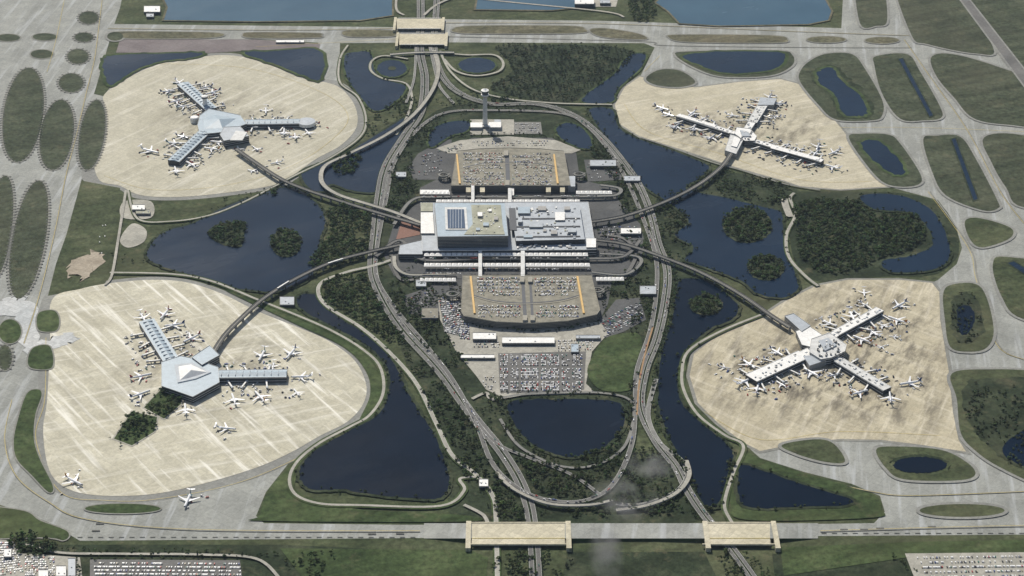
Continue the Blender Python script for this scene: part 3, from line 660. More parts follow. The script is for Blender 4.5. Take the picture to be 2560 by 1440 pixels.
# misc buildings
misc=[(1050,474,1122,486,10,'white_roof'),(1255,843,1386,858,7,'white_roof'),(1182,832,1240,848,7,'white_roof'),(1152,887,1236,895,6,'white_roof'),(1440,838,1500,846,6,'grey_roof'),(1428,860,1446,880,6,'blue_roof'),
 (1552,570,1602,584,8,'white_roof'),(1475,400,1540,415,8,'grey_roof'),(1055,770,1095,795,8,'garage_roof'),(990,430,1015,442,8,'grey_roof'),(1600,715,1640,735,8,'grey_roof'),
 (1198,1198,1220,1216,7,'white_roof'),(700,742,735,762,6,'grey_roof'),(330,512,362,524,8,'white_roof'),(340,525,375,534,6,'tan_roof'),(360,15,400,30,8,'white_roof'),(366,34,384,42,6,'grey_roof'),
 (1437,-4,1485,10,12,'white_roof'),(1500,0,1525,8,8,'grey_roof'),(690,100,760,106,4,'white_roof'),(10,1372,28,1392,7,'white_roof'),(140,1415,165,1440,7,'white_roof'),(170,1396,188,1440,7,'grey_roof'),(96,1425,120,1445,7,'white_roof'),(1040,700,1065,716,6,'grey_roof'),(1560,440,1600,452,7,'grey_roof')]
for (a,b,c,d,z,m) in misc:
    mb=MB();BR(mb,a,b,c,d,z,0,m,'wall_dark',(max(z-.8,2.5),'wall_grey',1.5))
    for k in range(2):
        u=random.uniform(a+2,c-4);v=random.uniform(b+1,d-2);BR(mb,u,v,u+3,v+1.5,z+1.5,z+.05,'grey_roof')
    mb.obj('service_building')

# airside concourses ---------------------------------------------------------
def pier(mb,px0,px1,wd,z,mroof,ridge=True):
    a=Vector(P(*px0,z)[:2]);b=Vector(P(*px1,z)[:2]);d=(b-a);L=d.length;d.normalize();n=Vector((-d.y,d.x))
    c=(a+b)/2;ang=math.atan2(d.y,d.x)
    mb.box(c.x,c.y,0,z,L,wd,ang,mroof,'wall_dark')
    for zz in (5,z-.8):
        for s in (1,-1):
            e=c+n*s*(wd/2+.25);mb.box(e.x,e.y,zz-1.2,zz,L+.4,.5,ang,'offwhite_roof')
    for s in (1,-1):
        e=c+n*s*(wd/2+.12);mb.box(e.x,e.y,z-.7,z+.7,L+.4,.4,ang,'white_roof')
    if ridge:
        h=2.6;q=[a+n*wd*.3,a-n*wd*.3,b-n*wd*.3,b+n*wd*.3];r0=a+d*2;r1=b-d*2;zb=z+.05
        T=lambda p,zz:(p.x,p.y,zz)
        mb.face([T(q[1],zb),T(q[2],zb),T(r1,zb+h),T(r0,zb+h)],mroof);mb.face([T(q[0],zb),T(r0,zb+h),T(r1,zb+h),T(q[3],zb)],mroof)
        mb.face([T(q[0],zb),T(q[1],zb),T(r0,zb+h)],mroof);mb.face([T(q[3],zb),T(r1,zb+h),T(q[2],zb)],mroof)
    k=int(L/14)
    for i in range(k):
        p=a+d*(14*i+7)
        if ridge: mb.box(p.x,p.y,z+.8,z+2.9,.8,wd*.62,ang,'grey_roof')
        else:
            for _ in range(2):
                p2=p+n*random.uniform(-.36,.36)*wd+d*random.uniform(-5,5);mb.box(p2.x,p2.y,z+.05,z+1+random.random()*1.4,random.uniform(2,6),random.uniform(1.5,4),ang,random.choice(['grey_roof','white_roof','wall_grey']))
    return (a,b,d,n,wd)
piers=[]
c1=MB()
piers.append((pier(c1,(428,900),(366,800),32,13,'blue_roof'),'s'))
piers.append((pier(c1,(545,935),(717,933),28,13,'blue_roof'),'s'))
B(c1,[(404,905),(452,890),(482,896),(545,918),(548,956),(482,992),(442,978),(404,965)],15,0,'blue_roof','wall_dark',(5,'offwhite_roof',1.2))
B(c1,[(480,893),(524,864),(548,888),(505,912)],18,0,'blue_roof','wall_dark',(5,'offwhite_roof',1.2))
B(c1,[(436,912),(480,906),(528,930),(490,946),(444,956)],17,15.05,'grey_roof','white_roof')
ap=P(478,925,26);q=[P(a,b,17.1) for a,b in ((446,916),(478,911),(518,930),(486,941),(450,950))]
for k in range(5): c1.face([q[k],q[(k+1)%5],ap],'white_roof')
c1.obj('airside_concourse')
c2=MB()
piers.append((pier(c2,(528,272),(456,207),30,13,'blue_roof'),'s'));piers.append((pier(c2,(612,305),(750,303),26,13,'blue_roof'),'s'));piers.append((pier(c2,(512,328),(434,402),30,13,'blue_roof'),'s'))
B(c2,[(500,288),(522,272),(600,288),(616,310),(560,330),(500,336),(494,312)],15,0,'blue_roof','wall_dark',(5,'offwhite_roof',1.2))
B(c2,[(560,318),(600,316),(622,340),(560,352),(550,336)],18,0,'grey_roof','wall_dark',(5,'offwhite_roof',1.2))
B(c2,[(590,326),(618,330),(606,350),(575,350)],20,18.1,'offwhite_roof','white_roof')
ap=P(548,298,24);q=[P(a,b,15.1) for a,b in ((508,300),(530,286),(590,296),(556,320),(512,322))]
for k in range(5): c2.face([q[k],q[(k+1)%5],ap],'blue_roof')
x,y,_=P(514,275);ring(c2,x,y,[(6,15),(5,30),(8,33),(8,38),(3,40),(0,40)],10,['white_roof','white_roof','glass','white_roof','white_roof'])
x,y,_=P(766,303,13);ring(c2,x,y,[(22,0),(22,5),(22,13),(0,14)],16,['wall_dark','white_roof','grey_roof'])
c2.obj('airside_concourse')
x,y,_=P(487,305);mb=MB();ring(mb,x,y,[(11,0),(11,12),(9,14),(0,15)],16,['white_roof','white_roof','white_roof']);mb.obj('storage_tank')
c3=MB()
piers.append((pier(c3,(1828,330),(1694,287),16,12,'white_roof',False),'s'));piers.append((pier(c3,(1880,305),(1918,245),24,12,'offwhite_roof',False),'s'));piers.append((pier(c3,(1888,352),(2056,402),16,12,'white_roof',False),'s'))
pier(c3,(1862,338),(1826,329),15,11.5,'white_roof',False);pier(c3,(1856,340),(1882,302),18,11.3,'white_roof',False);pier(c3,(1858,342),(1895,354),15,11.1,'white_roof',False)
B(c3,[(1842,318),(1874,322),(1892,340),(1886,352),(1862,352),(1836,334)],15,0,'white_roof','wall_dark',(5,'offwhite_roof',1.2))
B(c3,[(1826,336),(1860,346),(1840,385),(1812,376)],13,0,'offwhite_roof','wall_grey',(5,'grey_roof',1))
B(c3,[(1836,342),(1852,347),(1842,368),(1828,364)],15.5,13.05,'white_roof','grey_roof')
B(c3,[(1900,243),(1942,246),(1934,262),(1895,262)],14,0,'grey_roof','wall_grey')
B(c3,[(1930,362),(2050,394),(2046,402),(1926,370)],13.5,12.1,'white_roof','grey_roof');B(c3,[(1700,284),(1790,312),(1787,318),(1698,291)],13.5,12.1,'white_roof','grey_roof')
B(c3,[(1850,325),(1870,328),(1876,340),(1856,340)],18,15.05,'grey_roof','grey_roof')
for i in range(14):
    u=random.uniform(1845,1880);v=random.uniform(326,346);BR(c3,u,v,u+3,v+2,18.5,15.1,random.choice(['grey_roof','white_roof','wall_grey']))
c3.obj('airside_concourse')
c4=MB()
piers.append((pier(c4,(2090,832),(2200,772),20,12,'white_roof',False),'s'));piers.append((pier(c4,(2010,885),(1878,945),32,12,'white_roof',False),'s'));piers.append((pier(c4,(2095,898),(2218,972),22,12,'offwhite_roof',False),'s'))
pier(c4,(2060,856),(2096,828),18,11.5,'white_roof',False);pier(c4,(2070,876),(2100,901),18,11.3,'offwhite_roof',False);pier(c4,(2045,868),(2000,890),24,11.1,'white_roof',False)
B(c4,[(1990,828),(2022,815),(2062,842),(2030,868),(2005,862)],14,0,'white_roof','wall_dark',(5,'offwhite_roof',1.2))
B(c4,[(2028,848),(2074,832),(2116,862),(2112,878),(2078,894),(2052,898),(2024,880)],17,0,'offwhite_roof','wall_dark',(5,'white_roof',1.2))
B(c4,[(1962,790),(1984,784),(2026,814),(2004,828)],15,0,'grey_roof','wall_grey',(5,'offwhite_roof',1));B(c4,[(2046,852),(2070,844),(2092,862),(2062,876)],20,17.05,'grey_roof','offwhite_roof')
B(c4,[(2008,890),(2045,886),(2066,900),(2024,914)],13,0,'grey_roof','wall_grey')
for i in range(34):
    u=random.uniform(2036,2100);v=random.uniform(845,888);BR(c4,u,v,u+4,v+2.5,21,17.1,random.choice(['grey_roof','white_roof','wall_grey','wall_dark']))
c4.obj('airside_concourse')

# ---------------------------------------------------------------- airplanes
def airplane_mesh(name,body,tail,rear=False):
    m=MB();n=10
    sec=[(20.3,.15,3.2),(19.6,.9,3.3),(18,1.55,3.5),(15.5,1.95,3.7),(-8,1.95,3.7),(-13,1.5,4.1),(-17,.85,4.6),(-20,.3,5.0)]
    R=[[(r*math.sin(2*math.pi*k/n),y,z+r*math.cos(2*math.pi*k/n)) for k in range(n)] for y,r,z in sec]
    for j in range(len(R)-1):
        for k in range(n):
            mt=body
            if j==1 and k in(0,1,n-1,n-2): mt='plane_glass'
            m.face([R[j][k],R[j+1][k],R[j+1][(k+1)%n],R[j][(k+1)%n]],mt)
    m.face(R[0],body);m.face(R[-1],body)
    def slab(p,th,mt):
        t=Vector(th)
        up=[Vector(a)+t for a in p];dn=[Vector(a)-t for a in p]
        m.face(up,mt);m.face(dn[::-1],mt)
        for i in range(4): m.face([dn[i],dn[(i+1)%4],up[(i+1)%4],up[i]],mt)
    for s in (1,-1):
        slab([(s*1.2,4.5,2.7),(s*6,0.6,3.1),(s*6,-3.4,3.1),(s*1.2,-4,2.7)],(0,0,.35),'plane_white')
        slab([(s*6,0.6,3.1),(s*17.5,-7,4.1),(s*17.5,-8.8,4.1),(s*6,-3.4,3.1)],(0,0,.2),'plane_white')
        zt=9.6 if rear else 4.9
        slab([(s*.3,-14.8 if not rear else -18,zt),(s*6.8,-18.3 if not rear else -20.5,zt+.3),(s*6.8,-20 if not rear else -22,zt+.3),(s*.3,-18.6 if not rear else -21.5,zt)],(0,0,.15),'plane_silver')
        ex,ey0,ey1,ez=(5.6,4.3,.2,1.9) if not rear else (2.9,-9,-13.5,4.5)
        ring_=[[(s*ex+rr*math.sin(2*math.pi*k/8),yy,ez+rr*math.cos(2*math.pi*k/8)) for k in range(8)] for yy,rr in ((ey0,1.0),(ey0-1,1.25),(ey1,.8))]
        for j in range(2):
            for k in range(8): m.face([ring_[j][k],ring_[j+1][k],ring_[j+1][(k+1)%8],ring_[j][(k+1)%8]],tail if j==1 else 'plane_silver')
        m.face(ring_[0],'engine');m.face(ring_[2],'engine')
        if rear: slab([(s*1.5,-9.5,4.5),(s*2.4,-10,4.5),(s*2.4,-12.5,4.5),(s*1.5,-12.5,4.5)],(0,0,.2),body)
        m.box(s*2.6,-1.5,0,2.6,.5,.5,0,'engine');m.box(s*2.6,-1.5,0,1.1,.9,1.3,0,'engine')
    slab([(0,-13,5),(0,-18,10.6),(0,-20.6,10.6),(0,-19,4.9)],(.18,0,0),tail)
    m.box(0,15,0,2.2,.35,.35,0,'engine');m.box(0,15,0,.8,.6,.9,0,'engine')
    me=m.obj(name);d=me.data;bpy.data.objects.remove(me);return d
PM=[airplane_mesh('airplane','plane_white','tail_navy'),airplane_mesh('airplane','plane_white','tail_red'),airplane_mesh('airplane','plane_silver','tail_navy',True),
    airplane_mesh('airplane','plane_white','tail_teal',True),airplane_mesh('airplane','plane_white','tail_orange'),airplane_mesh('airplane','plane_white','plane_white',True)]
planes=[]
def plane_w(x,y,ang,s,k=None):
    for (a,b,_) in planes:
        if (a-x)**2+(b-y)**2<30**2: return False
    o=bpy.data.objects.new('parked_airplane',PM[random.randrange(6) if k is None else k]);bpy.context.scene.collection.objects.link(o)
    o.location=(x,y,.8);o.rotation_euler=(0,0,ang-math.pi/2);o.scale=(s,)*3;planes.append((x,y,ang));return True
def plane(u,v,hu,hv,s=1.1,k=None): # centre, and a point ahead of the nose
    a=P(u,v);b=P(hu,hv);return plane_w(a[0],a[1],math.atan2(b[1]-a[1],b[0]-a[0]),s,k)
for a in [(412,790,400,805,1.15,1),(480,850,455,862,1.15,1),(352,945,400,935,1.1,1),(350,990,392,975,1.1,0),(464,1028,462,1000,1.1,5),(585,1003,575,975,1.15,0),(650,996,630,975,1.15,4),(655,893,640,920,1.15,3),(728,888,705,915,1.2,0),(566,1075,600,1078,1.0,5),(185,1207,230,1230,1.15,4),(470,1255,450,1300,1.15,3),(742,985,725,965,.8,5),
  (375,382,415,392,1.35,5),(440,430,432,405,1.1,5),(478,415,455,402,1.1,0),(415,425,420,400,.9,3),(770,335,755,318,1.0,5),(710,335,712,315,1.15,3),(738,345,735,318,1.0,5),(692,410,650,418,.8,5),(630,430,610,425,.7,0),(596,375,590,355,.8,5),(640,375,620,360,.8,2),(640,318,640,312,.9,5),(420,232,445,230,1,0),(665,280,665,300,1.0,5),
  (1655,275,1690,285,1.15,2),(1735,325,1740,305,1.2,2),(1690,320,1715,300,1.1,2),(1945,262,1915,258,1.1,0),(1900,262,1920,280,1.0,5),(2045,370,2035,395,1.15,2),(2085,385,2055,398,1.1,5),(1830,292,1870,300,.9,5),
  (2248,768,2215,785,1.2,0),(2130,795,2140,815,1.15,5),(2160,735,2162,760,.8,5),(2235,845,2200,840,.6,5),(1862,958,1890,945,1.2,5),(2275,962,2235,968,1.2,0),(2225,998,2222,975,1.15,2),(1810,922,1850,930,.7,2),(2205,870,2230,860,.6,5),(1893,975,1900,950,1.1,1)]:
    plane(*a)
# jet bridges
jb=MB();jb.box(0,11,4,6.8,3,22,0,'white_roof','wall_grey');jb.box(0,23.2,3.6,7.2,4.6,4.4,0,'grey_roof','wall_grey');jb.box(0,17,0,4,.8,1.4,0,'wall_dark');jb.box(0,17,0,1,3.2,1.4,0,'wall_dark');jb.box(0,.6,0,7.2,4,2.4,0,'grey_roof')
_o=jb.obj('jet_bridge');JB=_o.data;bpy.data.objects.remove(_o)
def jet_bridge(x,y,ang):
    o=bpy.data.objects.new('jet_bridge',JB);bpy.context.scene.collection.objects.link(o);o.location=(x,y,.1);o.rotation_euler=(0,0,ang-math.pi/2);o.scale=(1,1.15,1)
service=MB()
def car(mb,x,y,z,ang,col,L=4.6,W=1.9,H=1.45):
    ca,sa=math.cos(ang),math.sin(ang)
    T=lambda a,b,c:(x+a*ca-b*sa,y+a*sa+b*ca,z+c)
    l,w=L/2,W/2;h=H*.55
    lo=[T(-l,-w,.25),T(l,-w,.25),T(l,w,.25),T(-l,w,.25)];hi=[T(-l,-w,h),T(l,-w,h*.9),T(l,w,h*.9),T(-l,w,h)]
    rf=[T(-l*.6,-w*.85,H),T(l*.25,-w*.85,H),T(l*.25,w*.85,H),T(-l*.6,w*.85,H)];ba=[T(-l*.85,-w,h+.01),T(l*.55,-w,h+.01),T(l*.55,w,h+.01),T(-l*.85,w,h+.01)]
    for i in range(4): mb.face([lo[i],lo[(i+1)%4],hi[(i+1)%4],hi[i]],'paint',col)
    mb.face(hi,'paint',col)
    for i in range(4): mb.face([ba[i],ba[(i+1)%4],rf[(i+1)%4],rf[i]],'paint',(.03,.035,.04))
    mb.face(rf,'paint',col)
PAL=[(.8,.8,.79)]*6+[(.5,.5,.52)]*2+[(.20,.21,.23)]*2+[(.03,.03,.04)]*3+[(.40,.04,.03),(.04,.08,.28),(.42,.36,.26),(.04,.16,.12)]
pr=random.Random(3)
for (a,b,d,n,wd),_ in piers:
    L=(b-a).length;t_=20
    while t_<L-4:
        for s in (1,-1):
            e=a+d*t_+n*s*(wd/2);ang=math.atan2(n.y*s,n.x*s)+pr.uniform(-.5,.5)
            jet_bridge(e.x,e.y,ang)
            if pr.random()<.42:
                sc=pr.choice([.8,1,1.1,1.15]);c=a+d*(t_+9)+n*s*(wd/2+12+20*sc);plane_w(c.x,c.y,math.atan2(-n.y*s,-n.x*s)+pr.uniform(-.2,.2),sc)
            for k in range(9):
                q=a+d*(t_+pr.uniform(-20,20))+n*s*(wd/2+pr.uniform(3,52))
                car(service,q.x,q.y,.9,pr.uniform(0,6.3),pr.choice(PAL+[(.75,.75,.72)]*5+[(.05,.05,.06)]*3),pr.uniform(4,9),pr.uniform(2,3.2),pr.uniform(1.6,3.2))
        t_+=38
    c=b+d*28;plane_w(c.x,c.y,math.atan2(-d.y,-d.x),1.05)
for (x,y,an) in planes:
    for k in range(5): car(service,x+pr.gauss(0,16),y+pr.gauss(0,16),.9,pr.uniform(0,6.3),pr.choice(PAL),pr.uniform(4,8),pr.uniform(2,3),pr.uniform(1.6,3))
service.obj('ground_service_vehicles')

# ---------------------------------------------------------------- parked cars
def carlot(mb,q,z,rows,cols,occ,pal=PAL):
    """q: corners TL,TR,BR,BL ; rows down, cols across"""
    c=[Vector(P(a,b,z)[:2]) for a,b in q]
    for r in range(rows):
        tv=(r+.5)/rows
        l=c[0].lerp(c[3],tv);rr=c[1].lerp(c[2],tv)
        ang=math.atan2((rr-l).y,(rr-l).x)+math.pi/2
        for k in range(cols):
            if pr.random()<occ:
                p=l.lerp(rr,(k+.5)/cols);car(mb,p.x,p.y,z+.02,ang+pr.gauss(0,.03),pr.choice(pal),5.0,2.1,pr.choice([1.4,1.5,1.8]))
pc=MB();z=17
for (u0,u1) in ((1158,1208),(1210,1258),(1280,1330),(1332,1378)):
    for v in range(382,460,7): carlot(pc,[(u0,v),(u1,v),(u1+2,v+5),(u0+1,v+5)],z,2,16,.5*pr.uniform(.2,1.5))
for (u0,u1,va,vb) in ((1192,1244,694,735),(1248,1298,694,735),(1336,1386,694,735),(1390,1440,694,735),(1195,1248,764,796),(1250,1300,764,796),(1340,1390,764,796),(1394,1445,764,796)):
    for v in range(va,vb,8): carlot(pc,[(u0,v),(u1,v),(u1+2,v+5),(u0+1,v+5)],z,2,17,.52*pr.uniform(.3,1.5))
pc.obj('parked_cars')
pc=MB()
W=[(.8,.8,.79)]*9+PAL
carlot(pc,[(1098,752),(1148,754),(1172,848),(1112,830)],1.9,17,18,.75,W)
carlot(pc,[(1140,800),(1172,803),(1175,850),(1150,848)],1.95,8,10,.6,W)
for (u0,u1) in ((1250,1270),(1276,1296),(1302,1346),(1352,1398),(1404,1424),(1430,1456)):
    for (va,vb,rw) in ((886,915,7),(921,948,7),(954,978,6)):
        dense=1300<u0<1400
        carlot(pc,[(u0,va),(u1,va),(u1,vb),(u0,vb)],1.95,rw,max(4,int((u1-u0)/3.2)),(.9 if dense else .55)*pr.uniform(.7,1.05),W)
carlot(pc,[(1180,850),(1250,852),(1250,870),(1185,870)],1.6,3,20,.4,W);carlot(pc,[(1395,850),(1490,846),(1480,876),(1395,880)],1.6,5,26,.5,W)
carlot(pc,[(1200,940),(1240,940),(1240,975),(1215,975)],1.6,6,8,.4)
carlot(pc,[(1288,308),(1350,308),(1353,334),(1286,334)],1.6,5,18,.45);carlot(pc,[(1050,390),(1105,372),(1105,440),(1045,440)],1.3,8,14,.45)
carlot(pc,[(1110,372),(1160,356),(1150,372),(1110,384)],2,3,12,.5);carlot(pc,[(1180,352),(1370,350),(1370,366),(1180,366)],2,3,50,.35)
carlot(pc,[(1022,745),(1085,722),(1120,745),(1030,780)],1.3,5,14,.35);carlot(pc,[(1505,800),(1600,752),(1610,795),(1510,845)],1.3,10,24,.55)
carlot(pc,[(1465,405),(1530,405),(1550,445),(1472,450)],1.3,5,14,.4);carlot(pc,[(1495,565),(1595,565),(1600,595),(1505,605)],1.3,6,26,.55)
carlot(pc,[(0,1355),(35,1355),(60,1430),(0,1440)],1.5,14,12,.7,W)
carlot(pc,[(62,1392),(136,1392),(138,1440),(62,1440)],1.5,9,18,.65,W)
for k in range(6): carlot(pc,[(235,1406+k*9),(600,1408+k*9),(604,1413+k*9),(235,1411+k*9)],1.5,1,120,.75*pr.uniform(.6,1.2),W)
for k in range(5): carlot(pc,[(2290+k*6,1392+k*12),(2600,1388+k*12),(2600,1394+k*12),(2294+k*6,1398+k*12)],1.5,1,95,.7*pr.uniform(.6,1.2),W)
carlot(pc,[(246,560),(268,556),(262,640),(246,640)],1.1,6,3,.4,W)
pc.obj('parked_cars')
tr=MB()
for w in (main_w,r2,r3):
    for i in range(1,len(w)-1):
        if pr.random()<.5:
            a=Vector(w[i][:2]);b=Vector(w[i+1][:2]);d=(b-a).normalized();n=Vector((-d.y,d.x))*pr.choice([-6,-4,4,6] if w is not r3 else [-2,2]);p=a+n
            car(tr,p.x,p.y,3.75,math.atan2(d.y,d.x),pr.choice(PAL),pr.choice([4.6,4.6,9]))
for (a,b) in [((1060,646),(1480,646)),((1060,492),(1500,490)),((1060,672),(1500,674)),((1060,684),(1150,684))]:
    for k in range(46):
        if pr.random()<.55:
            t_=k/46;p=P(a[0]+(b[0]-a[0])*t_,a[1]+(b[1]-a[1])*t_,9);car(tr,p[0],p[1],9.2,pr.choice([0,math.pi]),pr.choice(PAL),pr.choice([4.6,5,10]))
tr.obj('road_traffic')
# people-mover trains
for (u,v,u2,v2) in [(700,718,716,708),(828,657,850,650)]:
    a=Vector(P(u,v,13)[:2]);b=Vector(P(u2,v2,13)[:2]);d=b-a;c=(a+b)/2;ang=math.atan2(d.y,d.x)
    mb=MB();
    for k in (-1,0,1):
        q=c+d.normalized()*k*12.5;mb.box(q.x,q.y,11.6,15,12,3,ang,'white_roof','white_roof');mb.box(q.x,q.y,13,14.1,12.1,3.1,ang,'glass')
    mb.obj('people_mover_train')

# ---------------------------------------------------------------- trees
def tree_template(seed,H=10,R=4.2,K=66):
    r=np.random.default_rng(seed);V=[];Fc=[];C=[]
    def quad(q,c):
        b=len(V);V.extend(q);Fc.append((b,b+1,b+2,b+3));C.append(c)
    segs=[((0,0,0),(0,0,H*.55),.35,.2)]
    for k in range(4):
        a=k*1.57+r.uniform(-.4,.4);segs.append(((0,0,H*.35),(R*.6*math.cos(a),R*.6*math.sin(a),H*.68),.16,.07))
    for a,b,r0,r1 in segs:
        for k in range(3):
            t0=k*2.094;t1=(k+1)*2.094
            quad([(a[0]+r0*math.cos(t0),a[1]+r0*math.sin(t0),a[2]),(a[0]+r0*math.cos(t1),a[1]+r0*math.sin(t1),a[2]),(b[0]+r1*math.cos(t1),b[1]+r1*math.sin(t1),b[2]),(b[0]+r1*math.cos(t0),b[1]+r1*math.sin(t0),b[2])],(1.4,.9,1.2))
    lob=[(r.normal(0,.45)*R,r.normal(0,.45)*R,H*(.62+r.uniform(-.12,.2)),R*r.uniform(.4,.62)) for _ in range(6)]
    for k in range(K):
        l=lob[k%6];d=r.normal(size=3);d/=np.linalg.norm(d);d[2]=abs(d[2])*.9-.15
        c=np.array([l[0],l[1],l[2]])+d*l[3]*r.uniform(.6,1.05)
        n=d*1.1+r.normal(0,.4,3)+np.array([0,0,.5]);n/=np.linalg.norm(n);t=np.cross(n,[.3,.2,1]);t/=np.linalg.norm(t)+1e-6;b=np.cross(n,t)
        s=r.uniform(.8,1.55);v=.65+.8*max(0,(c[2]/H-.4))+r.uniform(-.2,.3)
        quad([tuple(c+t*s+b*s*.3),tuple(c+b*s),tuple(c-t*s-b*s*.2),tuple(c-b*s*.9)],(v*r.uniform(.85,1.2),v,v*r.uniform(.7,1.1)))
    return np.array(V,dtype=np.float32),np.array(Fc,dtype=np.int32),np.array(C,dtype=np.float32)
TT=[tree_template(i) for i in range(5)]
def inpoly(pts,w):
    w=np.array([(a[0],a[1]) for a in w]);x,y=pts[:,0],pts[:,1];ins=np.zeros(len(pts),bool);j=len(w)-1
    for i in range(len(w)):
        c=((w[i,1]>y)!=(w[j,1]>y))&(x<(w[j,0]-w[i,0])*(y-w[i,1])/(w[j,1]-w[i,1]+1e-12)+w[i,0]);ins^=c;j=i
    return ins
def sample(px,per,smooth=True,clump=False,bias=-.15):
    w=wpoly(px,smooth);a=abs(area(w));n=int(a/per*1.0)
    xs=[p[0] for p in w];ys=[p[1] for p in w];bb=(max(xs)-min(xs))*(max(ys)-min(ys))
    m=int(n*bb/max(a,1));pts=np.stack([rng.uniform(min(xs),max(xs),m),rng.uniform(min(ys),max(ys),m)],1)
    pts=pts[inpoly(pts,w)]
    if clump:
        f=np.sin(pts[:,0]*.05+1.3*np.sin(pts[:,1]*.03))*np.sin(pts[:,1]*.045+np.sin(pts[:,0]*.037))+rng.normal(0,.35,len(pts));pts=pts[f>bias]
    return pts
def along(px,step,jit,closed=False):
    w=[P(a,b) for a,b in spl(px,closed,6)];out=[];acc=0
    if closed:w.append(w[0])
    for i in range(len(w)-1):
        a=Vector(w[i][:2]);b=Vector(w[i+1][:2]);L=(b-a).length
        while acc<L:
            p=a.lerp(b,acc/L);out.append((p.x+random.gauss(0,jit),p.y+random.gauss(0,jit)));acc+=step*random.uniform(.4,1.9)
        acc-=L
    return np.array(out)
keep_roads=[(main_w,13),(r2,11),(r3,7)]
def build_trees(name,pts,smin,smax,base):
    if len(pts)==0:return
    for w,cl in keep_roads:
        W_=np.array([(p[0],p[1]) for p in w]);d=np.min(((pts[:,None,:]-W_[None])**2).sum(2),1)
        pts=pts[d>cl**2]
    AV=[];AF=[];AC=[];off=0
    which=rng.integers(0,5,len(pts))
    for t in range(5):
        V,Fc,C=TT[t];p=pts[which==t];n=len(p)
        if n==0: continue
        s=rng.uniform(smin,smax,n)*np.where(rng.random(n)<.12,1.3,1.0);a=rng.uniform(0,6.28,n);ca,sa=np.cos(a),np.sin(a);sz=s*rng.uniform(.8,1.15,n)
        X=V[None,:,0]*ca[:,None]-V[None,:,1]*sa[:,None];Y=V[None,:,0]*sa[:,None]+V[None,:,1]*ca[:,None]
        X=X*s[:,None]+p[:,0:1];Y=Y*s[:,None]+p[:,1:2];Z=V[None,:,2]*sz[:,None]+.2
        AV.append(np.stack([X,Y,Z],2).reshape(-1,3))
        AF.append((Fc[None]+(np.arange(n)*len(V))[:,None,None]+off).reshape(-1,4));off+=n*len(V)
        tint=np.array(base)[None]*rng.uniform(.55,1.5,(n,1))*rng.uniform(.85,1.15,(n,3))
        AC.append((C[None]*tint[:,None,:]).reshape(-1,3))
    V=np.concatenate(AV).astype(np.float32);Fc=np.concatenate(AF);C=np.concatenate(AC)
    me=bpy.data.meshes.new(name);me.vertices.add(len(V));me.vertices.foreach_set('co',V.ravel())
    me.loops.add(Fc.size);me.loops.foreach_set('vertex_index',Fc.ravel().astype(np.int32))
    me.polygons.add(len(Fc));me.polygons.foreach_set('loop_start',np.arange(0,Fc.size,4,dtype=np.int32))
    at=me.color_attributes.new('Col','FLOAT_COLOR','CORNER')
    col=np.ones((Fc.size,4),np.float32);col[:,:3]=np.repeat(C,4,axis=0);at.data.foreach_set('color',col.ravel())
    me.materials.append(M['foliage']);me.update(calc_edges=True)
    o=bpy.data.objects.new(name,me);bpy.context.scene.collection.objects.link(o)
woods=[([(1985,515),(2050,500),(2150,508),(2200,540),(2290,540),(2315,590),(2280,622),(2200,648),(2130,680),(2050,680),(2000,640),(1990,560)],55),
 ([(820,530),(900,520),(930,540),(925,600),(915,640),(860,665),(790,672),(775,655),(810,610),(830,570)],60),
 ([(810,705),(880,690),(935,700),(985,790),(1010,830),(1010,860),(960,850),(890,800),(830,765),(808,735)],60),
 ([(840,395),(880,390),(905,400),(890,430),(850,440),(830,420)],60),
 ([(660,488),(690,478),(700,500)],100),
 ([(372,1012),(415,968),(453,976),(448,1010),(410,1042)],80),([(292,1095),(333,1036),(388,1047),(382,1078),(330,1108)],80),
 ([(30,1340),(70,1335),(130,1355),(140,1380),(90,1395),(35,1380)],60),
 ([(1575,-10),(1625,-5),(1640,30),(1625,52),(1580,50)],90)]
woods+= [(i,50) for i in islands_w[:5]]
P1=np.concatenate([sample(p,k) for p,k in woods])
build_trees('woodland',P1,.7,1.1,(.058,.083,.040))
P2=np.concatenate([sample([(1240,118),(1360,112),(1500,114),(1585,132),(1545,185),(1480,228),(1425,255),(1330,250),(1225,222),(1280,180)],90),
 sample([(2410,1000),(2450,1100),(2560,1170),(2600,1060),(2480,980)],120,True,True),sample([(2385,745),(2430,738),(2458,800),(2440,850),(2392,855),(2378,800)],100,True,True),
 sample([(2430,960),(2600,970),(2600,1080),(2480,1060)],220,True,True)])
build_trees('scrub_bushes',P2,.45,.8,(.052,.068,.040))
